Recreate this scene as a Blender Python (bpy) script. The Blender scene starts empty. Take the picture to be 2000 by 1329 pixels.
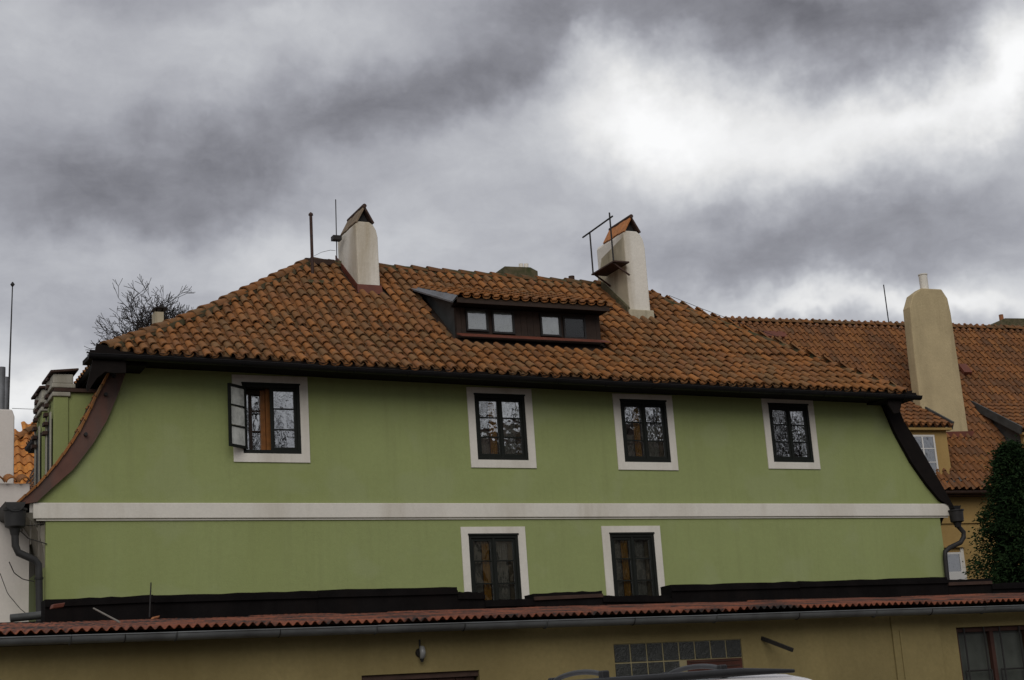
import bpy, math, random
import numpy as np
from mathutils import Vector, Matrix
from mathutils.geometry import tessellate_polygon
random.seed(7); NR = np.random.RandomState(11)
SC = bpy.context.scene; COL = SC.collection
rad = math.radians

# ------------------------------------------------------------------ camera
YAW, PITCH, ROLL, FPX = rad(25.7798), rad(14.1031), rad(3.9055), 3099.57
CAM = Vector((0, -26, 1.6))
_F = Vector((math.sin(YAW)*math.cos(PITCH), math.cos(YAW)*math.cos(PITCH), math.sin(PITCH)))
_R0 = Vector((math.cos(YAW), -math.sin(YAW), 0)); _U0 = _R0.cross(_F)
_R = _R0*math.cos(ROLL) - _U0*math.sin(ROLL); _U = _U0*math.cos(ROLL) + _R0*math.sin(ROLL)
cd = bpy.data.cameras.new('camera'); cam = bpy.data.objects.new('camera', cd); COL.objects.link(cam)
cd.sensor_width = 36; cd.lens = FPX/2000*36; cd.clip_end = 3000; cd.clip_start = 0.1
M = Matrix.Identity(4)
for i in range(3):
    M[i][0], M[i][1], M[i][2], M[i][3] = _R[i], _U[i], -_F[i], CAM[i]
cam.matrix_world = M
SC.camera = cam
SC.render.resolution_x, SC.render.resolution_y = 1024, 680

def ray(x, y): return _R*((x-1000)/FPX) - _U*((y-664.5)/FPX) + _F
def PY(x, y, Y=0.0):                                   # the surveyed point on the plane at depth Y
    r = ray(x, y); return CAM + r*((Y-CAM.y)/r.y)
def PX(x, y, X):
    r = ray(x, y); return CAM + r*((X-CAM.x)/r.x)

# ------------------------------------------------------------------ world and sun
SUN_EL, SUN_AZ = rad(36), rad(205)                      # azimuth measured clockwise from +Y
w = bpy.data.worlds.new('World'); SC.world = w; w.use_nodes = True
nt = w.node_tree; nt.nodes.clear()
class NB:                                               # tiny node builder
    def __init__(s, t): s.t = t
    def n(s, typ, **k):
        o = s.t.nodes.new(typ)
        for a, b in k.items(): setattr(o, a, b)
        return o
    def put(s, sock, v):
        if isinstance(v, bpy.types.NodeSocket): s.t.links.new(v, sock)
        else: sock.default_value = v
    def m(s, op, a, b=0.0, c=None):
        o = s.n('ShaderNodeMath', operation=op); s.put(o.inputs[0], a); s.put(o.inputs[1], b)
        if c is not None: s.put(o.inputs[2], c)
        return o.outputs[0]
    def v(s, op, a, b=None):
        o = s.n('ShaderNodeVectorMath', operation=op); s.put(o.inputs[0], a)
        if b is not None: s.put(o.inputs[1], b)
        return o.outputs['Value'] if op in ('DOT_PRODUCT', 'LENGTH') else o.outputs[0]
    def noise(s, vec, scale, detail=4, rough=.55, col=False, dist=0.0):
        o = s.n('ShaderNodeTexNoise'); s.put(o.inputs['Vector'], vec); o.inputs['Scale'].default_value = scale
        o.inputs['Detail'].default_value = detail; o.inputs['Roughness'].default_value = rough
        o.inputs['Distortion'].default_value = dist
        return o.outputs['Color'] if col else o.outputs['Fac']
    def mix(s, f, a, b, blend='MIX'):
        o = s.n('ShaderNodeMix', data_type='RGBA', blend_type=blend); s.put(o.inputs[0], f); s.put(o.inputs[6], a); s.put(o.inputs[7], b)
        return o.outputs[2]
    def ramp(s, f, stops):
        o = s.n('ShaderNodeValToRGB'); s.put(o.inputs[0], f); cr = o.color_ramp
        while len(cr.elements) < len(stops): cr.elements.new(.5)
        for e, (p, c) in zip(cr.elements, stops):
            e.position = p; e.color = (c, c, c, 1) if isinstance(c, (int, float)) else (*c, 1)
        return o.outputs[0]
    def rng(s, f, a, b, c, d):
        o = s.n('ShaderNodeMapRange'); s.put(o.inputs[0], f)
        for i, q in enumerate((a, b, c, d)): o.inputs[i+1].default_value = q
        return o.outputs[0]
b = NB(nt)
tc = b.n('ShaderNodeTexCoord').outputs['Generated']
dirn = b.v('NORMALIZE', tc)
# clouds: large soft masses given as directions in the sky, frayed by a warp
warp = b.v('SUBTRACT', b.noise(dirn, 6.0, 4, .6, True), (.5, .5, .5))
o = b.n('ShaderNodeVectorMath', operation='SCALE'); b.put(o.inputs[0], warp); o.inputs['Scale'].default_value = .075
dw = b.v('ADD', dirn, o.outputs[0])
warp2 = b.v('SUBTRACT', b.noise(dirn, 24.0, 4, .62, True), (.5, .5, .5))
o = b.n('ShaderNodeVectorMath', operation='SCALE'); b.put(o.inputs[0], warp2); o.inputs['Scale'].default_value = .042
dw = b.v('ADD', dw, o.outputs[0])
sep = b.n('ShaderNodeSeparateXYZ'); b.put(sep.inputs[0], dirn)
den = b.m('ADD', b.m('MAXIMUM', sep.outputs[2], 0.0), .16)
comb = b.n('ShaderNodeCombineXYZ'); b.put(comb.inputs[0], b.m('DIVIDE', sep.outputs[0], den)); b.put(comb.inputs[1], b.m('DIVIDE', sep.outputs[1], den))
n1 = b.noise(comb.outputs[0], 1.1, 5, .58)
n2 = b.noise(comb.outputs[0], 5.5, 6, .62, dist=.35)
st_ = b.n('ShaderNodeMapping'); b.put(st_.inputs[0], dw); st_.inputs['Scale'].default_value = (1, 1, 1.7)
n3 = b.noise(st_.outputs[0], 11.0, 5, .58)
lum = b.m('ADD', .455, b.m('MULTIPLY', b.m('SUBTRACT', n1, .5), .22))
lum = b.m('ADD', lum, b.m('MULTIPLY', b.m('SUBTRACT', n2, .5), .25))
lum = b.m('ADD', lum, b.m('MULTIPLY', b.m('SUBTRACT', b.m('ABSOLUTE', b.m('SUBTRACT', n3, .5)), .09), .26))
CLOUDS = [  # centre px, half widths (px), tilt deg, brightness
 (90, 340, 220, 75, -4, -.20), (380, 305, 220, 70, -14, -.19), (650, 235, 210, 62, -22, -.19), (890, 150, 210, 70, -24, -.20), (1070, 65, 170, 65, -25, -.18), (450, 385, 210, 45, 2, -.11), (180, 420, 210, 40, 0, -.08),
 (430, 125, 220, 62, -15, .10), (650, 85, 160, 45, -10, .07), (60, 60, 90, 60, 0, .12), (250, 15, 190, 45, 0, -.13), (560, 40, 60, 25, 0, .08), (160, 180, 130, 45, -20, -.04),
 (1560, 25, 270, 70, 0, -.27), (1750, 75, 170, 65, 10, -.23), (1350, 30, 200, 50, -5, -.15), (1650, 145, 130, 30, 8, -.10), (1940, 20, 90, 40, 0, -.05), (1145, 75, 28, 70, 15, .12), (860, 30, 120, 40, 0, -.06),
 (1235, 185, 95, 80, 10, .33), (1360, 230, 190, 75, 0, .38), (1540, 260, 230, 80, 0, .30), (1740, 225, 130, 50, -12, .22), (1970, 110, 85, 75, -35, .58), (1885, 185, 130, 50, -25, .32), (1260, 310, 170, 55, 10, .16), (1500, 340, 250, 40, -4, .08),
 (1600, 430, 310, 50, -8, -.11), (1860, 410, 260, 50, -12, -.13), (1480, 505, 260, 55, 5, -.15), (1800, 500, 260, 42, 0, -.12), (1950, 330, 120, 40, -10, -.06), (1350, 565, 130, 40, 20, -.06),
 (1800, 602, 330, 24, 2, .40), (1960, 565, 130, 40, -10, .30), (1530, 616, 100, 15, 0, .26),
 (700, 460, 170, 65, 0, .10), (1000, 440, 270, 60, 5, .05), (560, 500, 130, 60, 0, .13), (820, 290, 170, 45, -15, .05), (1000, 250, 130, 50, -20, .04), (830, 370, 120, 40, -10, -.05), (250, 520, 260, 55, 0, .07), (300, 640, 170, 45, 5, -.10), (120, 620, 120, 40, 0, -.04),
 (90, 800, 120, 55, 0, .50), (20, 700, 90, 50, 0, .12),
]
add = 0.0
for (px, py, sx, sy, an, amp) in CLOUDS:
    c = ray(px, py).normalized(); a = rad(an)
    t1 = (_R*math.cos(a) - _U*math.sin(a)); t2 = (_R*math.sin(a) + _U*math.cos(a))
    t1 = (t1 - c*t1.dot(c)).normalized(); t2 = (t2 - c*t2.dot(c) - t1*t2.dot(t1)).normalized()
    k1 = FPX/sx*.75; k2 = FPX/sy*.75
    A = b.v('DOT_PRODUCT', dw, tuple(t1*k1)); A0 = c.dot(t1)
    B = b.v('DOT_PRODUCT', dw, tuple(t2*k2))
    q = b.m('ADD', b.m('MULTIPLY', A, A), b.m('MULTIPLY', B, B))
    g = b.m('EXPONENT', b.m('MULTIPLY', q, -1.0))
    add = b.m('MULTIPLY_ADD', g, amp*.76 if amp > 0 else amp*.55, add)
lum = b.m('MULTIPLY_ADD', add, b.m('GREATER_THAN', b.v('DOT_PRODUCT', dirn, tuple(_F)), .3), lum)   # these masses stand in one half of the sky
lum = b.m('MINIMUM', b.m('MAXIMUM', lum, .15), 1.0)
tint = b.ramp(lum, [(0.0, (.98, .95, 1.07)), (.35, (.96, .97, 1.065)), (.55, (.97, .985, 1.035)), (.8, (1.0, 1.0, 1.0))])
cloud = b.mix(1.0, tint, lum, 'MULTIPLY')
cloud10 = b.mix(1.0, cloud, (10, 10, 10, 1), 'MULTIPLY')
sky = b.n('ShaderNodeTexSky', sky_type='NISHITA', sun_disc=False); sky.sun_elevation = SUN_EL; sky.sun_rotation = SUN_AZ
full = b.mix(.96, sky.outputs[0], cloud10)
bg = b.n('ShaderNodeBackground'); b.put(bg.inputs[0], full); bg.inputs[1].default_value = .1
wo = b.n('ShaderNodeOutputWorld'); nt.links.new(bg.outputs[0], wo.inputs[0])
sd = bpy.data.lights.new('sun', 'SUN'); sd.energy = 1.25; sd.angle = rad(45); sd.color = (1, .97, .92)
so = bpy.data.objects.new('sun', sd); COL.objects.link(so)
sdir = Vector((math.sin(SUN_AZ)*math.cos(SUN_EL), math.cos(SUN_AZ)*math.cos(SUN_EL), math.sin(SUN_EL)))
so.rotation_euler = sdir.to_track_quat('Z', 'Y').to_euler(); so.location = (0, -40, 40)
vs = SC.view_settings; vs.view_transform = 'Standard'; vs.look = 'None'; vs.exposure = 0.0; vs.gamma = 1; vs.use_curve_mapping = False

# ------------------------------------------------------------------ mesh helpers
class MB:
    def __init__(s): s.v, s.f, s.sm = [], [], []
    def add(s, vs, fs, smooth=False):
        k = len(s.v); s.v += [tuple(p) for p in vs]; s.f += [tuple(i+k for i in f) for f in fs]; s.sm += [smooth]*len(fs); return s
    def box(s, x0, x1, y0, y1, z0, z1):
        return s.add([(x0,y0,z0),(x1,y0,z0),(x1,y1,z0),(x0,y1,z0),(x0,y0,z1),(x1,y0,z1),(x1,y1,z1),(x0,y1,z1)],
                     [(3,2,1,0),(4,5,6,7),(0,1,5,4),(1,2,6,5),(2,3,7,6),(3,0,4,7)])
    def obox(s, c, a, b_, d):                           # centre and three half axes
        c, a, b_, d = Vector(c), Vector(a), Vector(b_), Vector(d)
        vs_ = [c-a-b_-d, c+a-b_-d, c+a+b_-d, c-a+b_-d, c-a-b_+d, c+a-b_+d, c+a+b_+d, c-a+b_+d]
        return s.add(vs_, [(3,2,1,0),(4,5,6,7),(0,1,5,4),(1,2,6,5),(2,3,7,6),(3,0,4,7)])
    def bar(s, p, q, w_, h, up=(0,0,1)):
        p, q = Vector(p), Vector(q); d = (q-p); u = Vector(up); sd_ = d.cross(u)
        if sd_.length < 1e-6: sd_ = d.cross(Vector((1,0,0)))
        sd_.normalize(); u = sd_.cross(d).normalized()
        return s.obox((p+q)/2, d/2, sd_*w_/2, u*h/2)
    def tube(s, path, r, n=8, caps=True):
        P = [Vector(p) for p in path]; rs = r if isinstance(r, (list, tuple)) else [r]*len(P)
        vs_, fs = [], []; prev = None
        for i, p in enumerate(P):
            d = (P[min(i+1, len(P)-1)] - P[max(i-1, 0)]).normalized()
            if prev is None:
                prev = d.orthogonal().normalized()
            u = (prev - d*prev.dot(d)); u = u.normalized() if u.length > 1e-6 else d.orthogonal().normalized()
            prev = u; w_ = d.cross(u)
            for k in range(n):
                a = 2*math.pi*k/n; vs_.append(p + (u*math.cos(a) + w_*math.sin(a))*rs[i])
        for i in range(len(P)-1):
            for k in range(n): fs.append((i*n+k, i*n+(k+1)%n, (i+1)*n+(k+1)%n, (i+1)*n+k))
        s.add(vs_, fs, True)
        if caps: k = len(vs_); s.add(vs_[:n], [tuple(range(n))[::-1]]); s.add(vs_[k-n:], [tuple(range(n))])
        return s
    def prism(s, pts, vec):                             # polygon pushed along vec
        n = len(pts); P = [Vector(p) for p in pts]; Q = [p+Vector(vec) for p in P]
        return s.add(P+Q, [tuple(range(n))[::-1], tuple(range(n, 2*n))] + [(i, (i+1)%n, (i+1)%n+n, i+n) for i in range(n)])
    def strip(s, A, B, smooth=False):
        n = len(A); return s.add(list(A)+list(B), [(i, i+1, n+i+1, n+i) for i in range(n-1)], smooth)
    def plate(s, outer, holes, y0, y1):                 # wall with real openings, in the XZ plane, between depths y0 and y1
        loops = [[Vector((x, z, 0)) for x, z in outer]] + [[Vector((x, z, 0)) for x, z in h] for h in holes]
        tri = tessellate_polygon(loops); flat = [p for l in loops for p in l]; n = len(flat)
        vs_ = [(p.x, y0, p.y) for p in flat] + [(p.x, y1, p.y) for p in flat]
        fs = []
        for t in tri:
            a, b_, c = (flat[i] for i in t)
            if (b_.x-a.x)*(c.y-a.y)-(b_.y-a.y)*(c.x-a.x) < 0: t = t[::-1]
            fs.append(tuple(t)); fs.append(tuple(i+n for i in t)[::-1])
        k = 0
        for l in loops:
            m = len(l)
            for i in range(m): fs.append((k+i, k+i+n, k+(i+1)%m+n, k+(i+1)%m))
            k += m
        return s.add(vs_, fs)
    def mesh(s, name):
        me = bpy.data.meshes.new(name); me.from_pydata(s.v, [], s.f)
        me.polygons.foreach_set('use_smooth', s.sm); me.update(); return me

def wloc(o):
    p = Vector((0,0,0))
    while o is not None: p += o.location; o = o.parent
    return p
def link(name, me, m, parent=None, **props):
    o = bpy.data.objects.new(name, me); COL.objects.link(o)
    if m is not None and me is not None and len(me.materials) == 0: me.materials.append(m)
    if parent is not None: o.parent = parent; o.location = -wloc(parent)
    for k, v_ in props.items(): o[k] = v_
    return o
def part(name, mb, m, parent, bevel=0, **props):
    o = link(name, mb.mesh(name), m, parent, **props)
    if bevel:
        md = o.modifiers.new('bevel', 'BEVEL'); md.width = bevel; md.segments = 2; md.limit_method = 'ANGLE'; md.angle_limit = rad(40)
    return o
def thing(name, loc, label, cat, group=None):
    o = bpy.data.objects.new(name, None); COL.objects.link(o); o.location = loc; o.empty_display_size = .2
    o['label'] = label; o['category'] = cat
    if group: o['group'] = group
    return o
def solo(name, mb, m, label, cat, group=None, bevel=0):
    o = part(name, mb, m, None, bevel); o['label'] = label; o['category'] = cat
    if group: o['group'] = group
    return o
def piece(name, me, parent, mw, col=None):              # a shared-mesh piece set by a world matrix
    o = bpy.data.objects.new(name, me); COL.objects.link(o); o.parent = parent
    o.matrix_local = Matrix.Translation(-wloc(parent)) @ mw
    if col is not None: o.color = (*col, 1)
    return o
def frame(o, ax, ay, az):
    m = Matrix.Identity(4)
    for i in range(3): m[i][0], m[i][1], m[i][2], m[i][3] = ax[i], ay[i], az[i], o[i]
    return m

# ------------------------------------------------------------------ materials
def mat(name, col, rough=.85, var=.15, scale=3.0, bump=.0, bscale=40, col2=None, c2=(.5, .7), streak=False, metal=0.0, spec=.3, fine=.1):
    m = bpy.data.materials.new(name); m.use_nodes = True; t = m.node_tree; p = t.nodes['Principled BSDF']; q = NB(t)
    pos = q.n('ShaderNodeNewGeometry').outputs['Position']
    if streak:
        mp = q.n('ShaderNodeMapping'); q.put(mp.inputs[0], pos); mp.inputs['Scale'].default_value = (1, 1, .18); pv = mp.outputs[0]
    else: pv = pos
    base = q.mix(q.rng(q.noise(pos, scale, 6, .6), .3, .7, 0, 1), (*[c*(1-var) for c in col], 1), (*[min(1, c*(1+var)) for c in col], 1))
    base = q.mix(q.rng(q.noise(pos, scale*23, 3, .6), .3, .7, 0, fine), base, (*[c*.4 for c in col], 1))
    if col2 is not None:
        base = q.mix(q.rng(q.noise(pv, scale*.7, 7, .65, dist=.4), c2[0], c2[1], 0, 1), base, (*col2, 1))
    q.put(p.inputs['Base Color'], base); p.inputs['Roughness'].default_value = rough; p.inputs['Metallic'].default_value = metal
    p.inputs['Specular IOR Level'].default_value = spec
    if bump:
        bp = q.n('ShaderNodeBump'); bp.inputs['Strength'].default_value = bump; bp.inputs['Distance'].default_value = .02
        q.put(bp.inputs['Height'], q.m('ADD', q.noise(pos, bscale, 5, .65), q.m('MULTIPLY', q.noise(pos, bscale*.09, 3), 2.0))); q.put(p.inputs['Normal'], bp.outputs[0])
    return m
def tile_mat(name, src):
    m = bpy.data.materials.new(name); m.use_nodes = True; t = m.node_tree; p = t.nodes['Principled BSDF']; q = NB(t)
    if src == 'obj': c = q.n('ShaderNodeObjectInfo').outputs['Color']
    else: c = q.n('ShaderNodeAttribute', attribute_name='Col').outputs['Color']
    pos = q.n('ShaderNodeNewGeometry').outputs['Position']
    lich = q.rng(q.noise(pos, 14, 5, .7), .50, .72, 0, .6)
    c = q.mix(lich, c, (.115, .098, .07, 1))
    c = q.mix(q.rng(q.noise(pos, 55, 4, .6), .35, .7, 0, .55), c, q.mix(1.0, c, (.45, .45, .5, 1), 'MULTIPLY'))
    c = q.mix(q.rng(q.noise(pos, 5.2, 4, .6), .57, .75, 0, .4), c, (.10, .088, .04, 1))
    c = q.mix(q.rng(q.noise(pos, 1.1, 5, .65), .48, .72, 0, .5), c, q.mix(1.0, c, (.62, .66, .62, 1), 'MULTIPLY'))
    q.put(p.inputs['Base Color'], c); p.inputs['Roughness'].default_value = .85; p.inputs['Specular IOR Level'].default_value = .25
    bp = q.n('ShaderNodeBump'); bp.inputs['Strength'].default_value = .35; bp.inputs['Distance'].default_value = .01
    q.put(bp.inputs['Height'], q.noise(pos, 70, 4, .6)); q.put(p.inputs['Normal'], bp.outputs[0])
    return m
def glass_mat(name, refl=.3, tint=(.95, .97, .95), wav=.14, ws=7.0):
    m = bpy.data.materials.new(name); m.use_nodes = True; t = m.node_tree; t.nodes.clear(); q = NB(t)
    g = q.n('ShaderNodeBsdfGlossy'); g.inputs['Roughness'].default_value = .015; g.inputs['Color'].default_value = (1, 1, 1, 1)
    tr = q.n('ShaderNodeBsdfTransparent'); tr.inputs[0].default_value = (*tint, 1)
    pos = q.n('ShaderNodeNewGeometry').outputs['Position']
    bp = q.n('ShaderNodeBump'); bp.inputs['Strength'].default_value = wav; bp.inputs['Distance'].default_value = .02
    q.put(bp.inputs['Height'], q.noise(pos, ws, 2, .45)); q.put(g.inputs['Normal'], bp.outputs[0])
    lw = q.n('ShaderNodeFresnel'); lw.inputs[0].default_value = 1.5
    mx = q.n('ShaderNodeMixShader'); q.put(mx.inputs[0], q.m('MINIMUM', q.m('ADD', q.m('MULTIPLY', lw.outputs[0], 1.6), refl), 1.0))
    t.links.new(tr.outputs[0], mx.inputs[1]); t.links.new(g.outputs[0], mx.inputs[2])
    out = q.n('ShaderNodeOutputMaterial'); t.links.new(mx.outputs[0], out.inputs[0]); return m
def facade_mat():
    m = mat('green_plaster', (.28, .318, .128), .93, .05, .55, .2, 30, (.24, .27, .095), (.5, .85), True, fine=.10)
    t = m.node_tree; q = NB(t); p = t.nodes['Principled BSDF']; src = p.inputs['Base Color'].links[0].from_socket
    pos = q.n('ShaderNodeNewGeometry').outputs['Position']
    mp = q.n('ShaderNodeMapping'); q.put(mp.inputs[0], pos); mp.inputs['Scale'].default_value = (5, 5, .35)
    c = q.mix(q.rng(q.noise(mp.outputs[0], 1.0, 6, .65), .50, .75, 0, .32), src, (.20, .215, .09, 1))       # rain streaks
    c = q.mix(q.rng(q.noise(pos, .9, 3, .5), .55, .62, 0, .30), c, (.305, .335, .175, 1))                   # faded and repainted patches
    vo = q.n('ShaderNodeTexVoronoi', feature='DISTANCE_TO_EDGE'); wv = q.v('ADD', pos, q.noise(pos, 2.5, 5, .7, True)); q.put(vo.inputs['Vector'], wv); vo.inputs['Scale'].default_value = .55
    ck = q.m('MULTIPLY', q.m('LESS_THAN', vo.outputs['Distance'], .006), q.rng(q.noise(pos, .5, 2), .55, .6, 0, .10))
    c = q.mix(ck, c, (.12, .12, .05, 1))
    q.put(p.inputs['Base Color'], c); return m
GREEN = facade_mat()
TRIM = mat('cream_trim', (.70, .66, .585), .9, .05, 1.2, .12, 30, (.46, .41, .33), (.48, .82), True, fine=.12)
CHIM = mat('chimney_plaster', (.74, .695, .61), .92, .07, 1.5, .4, 16, (.36, .29, .18), (.47, .75), True, fine=.15)
SOOT = mat('sooty_plaster', (.47, .41, .29), .93, .1, 2.2, .2, 24, (.16, .135, .085), (.48, .72), True)
OCHRE = mat('ochre_plaster', (.36, .235, .085), .92, .08, 1.0, .12, 30, (.25, .155, .05), (.5, .85), True)
OCHIM = mat('ochre_chimney_plaster', (.47, .375, .215), .93, .10, 1.6, .45, 16, (.27, .21, .12), (.5, .8), True, fine=.2)
SHEDW = mat('shed_plaster', (.235, .185, .078), .94, .14, .8, .25, 18, (.16, .12, .045), (.46, .75), True, fine=.2)
WHITEW = mat('white_plaster', (.66, .61, .56), .92, .06, 1.0, .1, 30, (.40, .36, .31), (.55, .9), True)
BLACKM = mat('black_gutter_paint', (.008, .0075, .008), .55, .2, 4, spec=.2)
DARKW = mat('dark_eaves_wood', (.008, .0055, .0045), .85, .3, 6, spec=.15)
FRAMEM = mat('dark_green_window_paint', (.009, .0105, .008), .6, .2, 8, spec=.2)
BROWNW = mat('brown_wood', (.032, .019, .013), .75, .3, 7, .1, 60, streak=True)
ORANGEW = mat('varnished_wood', (.22, .085, .02), .5, .2, 9, streak=True)
ZINC = mat('zinc_sheet', (.17, .175, .185), .55, .15, 4, metal=.3, col2=(.09, .09, .09), c2=(.5, .8))
DZINC = mat('weathered_zinc', (.085, .088, .085), .6, .2, 3, metal=.25, col2=(.045, .045, .042), c2=(.45, .75))
DPIPE = mat('dark_pipe_metal', (.035, .034, .033), .6, .3, 3, metal=.2)
SGUT = mat('grey_shed_gutter', (.15, .155, .155), .55, .2, 2.5, metal=.3, col2=(.08, .08, .078), c2=(.45, .75))
REDM = mat('red_sheet_metal', (.14, .042, .024), .6, .2, 3, col2=(.10, .035, .025), c2=(.5, .8))
VERGE = mat('rusty_brown_sheet', (.115, .050, .034), .6, .25, 2.5, col2=(.075, .055, .045), c2=(.42, .7), streak=True)
CORR = mat('red_corrugated_sheet', (.26, .078, .036), .85, .3, 2.6, .1, 60, (.02, .014, .011), (.43, .58), fine=.6)
TAR = mat('tar_felt', (.008, .007, .007), .95, .35, 2.5, .4, 18, (.013, .010, .009), (.5, .8), True, spec=.05)
TERRA = mat('plain_terracotta', (.33, .13, .055), .85, .3, 6, .1, 60, (.09, .07, .045), (.5, .75))
CAPIN = mat('inner_terracotta', (.42, .17, .06), .85, .25, 9)
DARKT = mat('dark_old_terracotta', (.05, .028, .02), .85, .3, 6)
RUST = mat('rusty_iron', (.05, .025, .018), .7, .4, 12)
IRON = mat('dark_iron', (.02, .018, .017), .6, .3, 10)
WHITEP = mat('white_paint', (.62, .60, .57), .5, .05, 3)
CURT = mat('mustard_curtain', (.55, .27, .025), .95, .15, 6)
CURT2 = mat('grey_net_curtain', (.42, .40, .37), .95, .12, 8)
PLASIN = mat('room_plaster', (.30, .27, .23), .95, .05, 2)
BLIND = mat('pale_blind', (.36, .37, .35), .8, .05, 3)
GLASS = glass_mat('old_window_glass', .27, wav=.10, ws=5.0)
GLASSO = glass_mat('open_sash_glass', .30, (.8, .82, .8), .4, 9)
FILM = mat('pale_mottled_glass', (.55, .56, .52), .25, .22, 6, spec=.5, col2=(.25, .26, .23), c2=(.5, .75))  # pale grey pane with darker mottling
GLASSD = glass_mat('dormer_glass', .10, (.95, .96, .95), .1)
GLASSX = glass_mat('shaded_dormer_glass', -.05, (.9, .9, .9), .0)
TILE_O = tile_mat('roof_tile_single', 'obj'); TILE_A = tile_mat('roof_tile_field', 'attr')
DECK = mat('roof_underlay', (.035, .022, .015), .95, .2, 4)
MORTAR = mat('mossy_mortar', (.11, .09, .05), .95, .3, 9, .3, 40, (.05, .055, .02), (.45, .7))

# ------------------------------------------------------------------ tiles
def cover_mesh(L=.40, r0=.069, r1=.057, n=7, lift=.034, th=.016):
    mb = MB(); rows = []
    for (y, r, z) in ((0, r0, lift), (L, r1, 0.0)):
        rows.append([(r*math.cos(math.pi*i/n), y, z + r*.92*math.sin(math.pi*i/n)) for i in range(n+1)])
    inn = [((r0-th)*math.cos(math.pi*i/n), 0, lift-.004 + (r0-th)*.92*math.sin(math.pi*i/n)) for i in range(n+1)]
    inn2 = [((r0-th)*math.cos(math.pi*i/n), L*.45, lift*.55 + (r0-th)*.9*math.sin(math.pi*i/n)) for i in range(n+1)]
    mb.strip(rows[0], rows[1], True); mb.strip(inn, rows[0]); mb.strip(inn2, inn, True)
    return mb
def pan_mesh(L=.40, r=.085, n=4):
    mb = MB(); A, B, C_ = [], [], []
    for i in range(n+1):
        a = math.pi*i/n
        A.append((r*math.cos(a), 0, .072 - r*.62*math.sin(a))); B.append((r*.9*math.cos(a), L, .044 - r*.6*math.sin(a))); C_.append((r*math.cos(a), 0, .054 - r*.62*math.sin(a)))
    mb.strip(A, B, True); mb.strip(C_, A)
    return mb
def s_tile_mesh(L=.42, W_=.225, n=8):
    mb = MB(); A, B, C_ = [], [], []
    for i in range(n+1):
        u = i/n; x = (u-.5)*W_*1.04
        z = .045*math.sin(2*math.pi*u) + (.012 if u < .5 else 0)
        A.append((x, 0, z+.048)); B.append((x, L, z)); C_.append((x, .03, z-.03))
    mb.strip(A, B, True); mb.strip(C_, A)
    return mb
def joined(name, base, mats, cols, m, parent):
    bv = np.array(base.v); k = len(bv)
    V = np.zeros((len(mats)*k, 3)); F = []; Cc = np.ones((len(mats)*k, 4))
    for i, mw in enumerate(mats):
        a = np.array(mw); V[i*k:(i+1)*k] = bv @ a[:3, :3].T + a[:3, 3]; Cc[i*k:(i+1)*k, :3] = cols[i]
        F += [tuple(j+i*k for j in f) for f in base.f]
    me = bpy.data.meshes.new(name); me.from_pydata(V.tolist(), [], F)
    me.polygons.foreach_set('use_smooth', base.sm*len(mats))
    at = me.color_attributes.new('Col', 'FLOAT_COLOR', 'POINT'); at.data.foreach_set('color', Cc.ravel())
    me.update(); return link(name, me, m, parent, kind='stuff')
def tiles(name, base, mats, cols, parent, nmax, stuff_name):
    order = sorted(range(len(mats)), key=lambda i: (mats[i].translation - CAM).length)
    near, far = order[:nmax], order[nmax:]
    if near:
        me = base.mesh(name); me.materials.append(TILE_O)
        for i in near: piece(name, me, parent, mats[i], cols[i])
    if far: joined(stuff_name, base, [mats[i] for i in far], [cols[i] for i in far], TILE_A, parent)
MEANC = (.32, .145, .062)
PAL = [(.43, .185, .07), (.37, .155, .06), (.32, .14, .062), (.28, .145, .075), (.21, .135, .09), (.25, .12, .075), (.17, .13, .09)]
PAL = [tuple(k_*(.52*a+.48*m_) for a, m_, k_ in zip(c, MEANC, (.88, .80, .56))) for c in PAL]
def lowf(x, y, s=0.0):
    return math.sin(x*1.1+s)*math.cos(y*1.7-s) + .6*math.sin(x*2.3-y*1.3+s*2)
def tile_col(x, y, warm=0.0, pal=PAL):
    t = random.random()*.95 - .10*lowf(x, y) - warm
    i = min(len(pal)-1, max(0, int(t*len(pal)))); j = random.choice((i, i, i, random.randrange(len(pal))))
    k = random.uniform(.82, 1.15); return tuple(c*k for c in pal[j])

# ------------------------------------------------------------------ ground
g = MB(); g.add([(-800, -800, 0), (800, -800, 0), (800, 1200, 0), (-800, 1200, 0)], [(0, 1, 2, 3)])
part('ground', g, mat('cobbled_yard', (.09, .08, .07), .9, .25, 1.5, .4, 9), None, kind='structure')

# ================================================================== GREEN HOUSE
HOUSE = thing('green_house', (13, 0, 0), 'green plastered house with cream window surrounds and hipped clay tile roof', 'house')
LOUT = [(245.6,728), (231,769), (209.5,820), (183,865), (144.5,916), (103.5,952), (72,981)]
ROUT = [(1722,783), (1749,847), (1780,903), (1811.5,948), (1836,977), (1851,987)]
Lc = [(PY(*q).x, PY(*q).z) for q in LOUT]; Rc = [(PY(*q).x, PY(*q).z) for q in ROUT]
WIN = [  # frame x0,x1,z0,z1 ; surround x0,x1,z0,z1 ; kind
 (7.34, 8.37, 6.62, 7.845, 7.17, 8.52, 6.47, 7.99), (11.70, 12.725, 6.565, 7.785, 11.56, 12.875, 6.42, 7.915),
 (14.75, 15.77, 6.56, 7.765, 14.60, 15.915, 6.41, 7.885), (18.14, 19.11, 6.60, 7.785, 18.0, 19.245, 6.465, 7.895),
 (11.42, 12.40, 3.45, 5.20, 11.28, 12.55, 3.30, 5.34), (14.29, 15.24, 3.45, 5.20, 14.13, 15.385, 3.30, 5.34)]
outer = [(4.08, 0), (22.13, 0), (22.13, 5.60), (22.36, 5.70)] + Rc[::-1] + [(20.9, 8.12), (5.5, 8.12)] + Lc + [(3.96, 5.72), (4.08, 5.60)]
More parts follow.
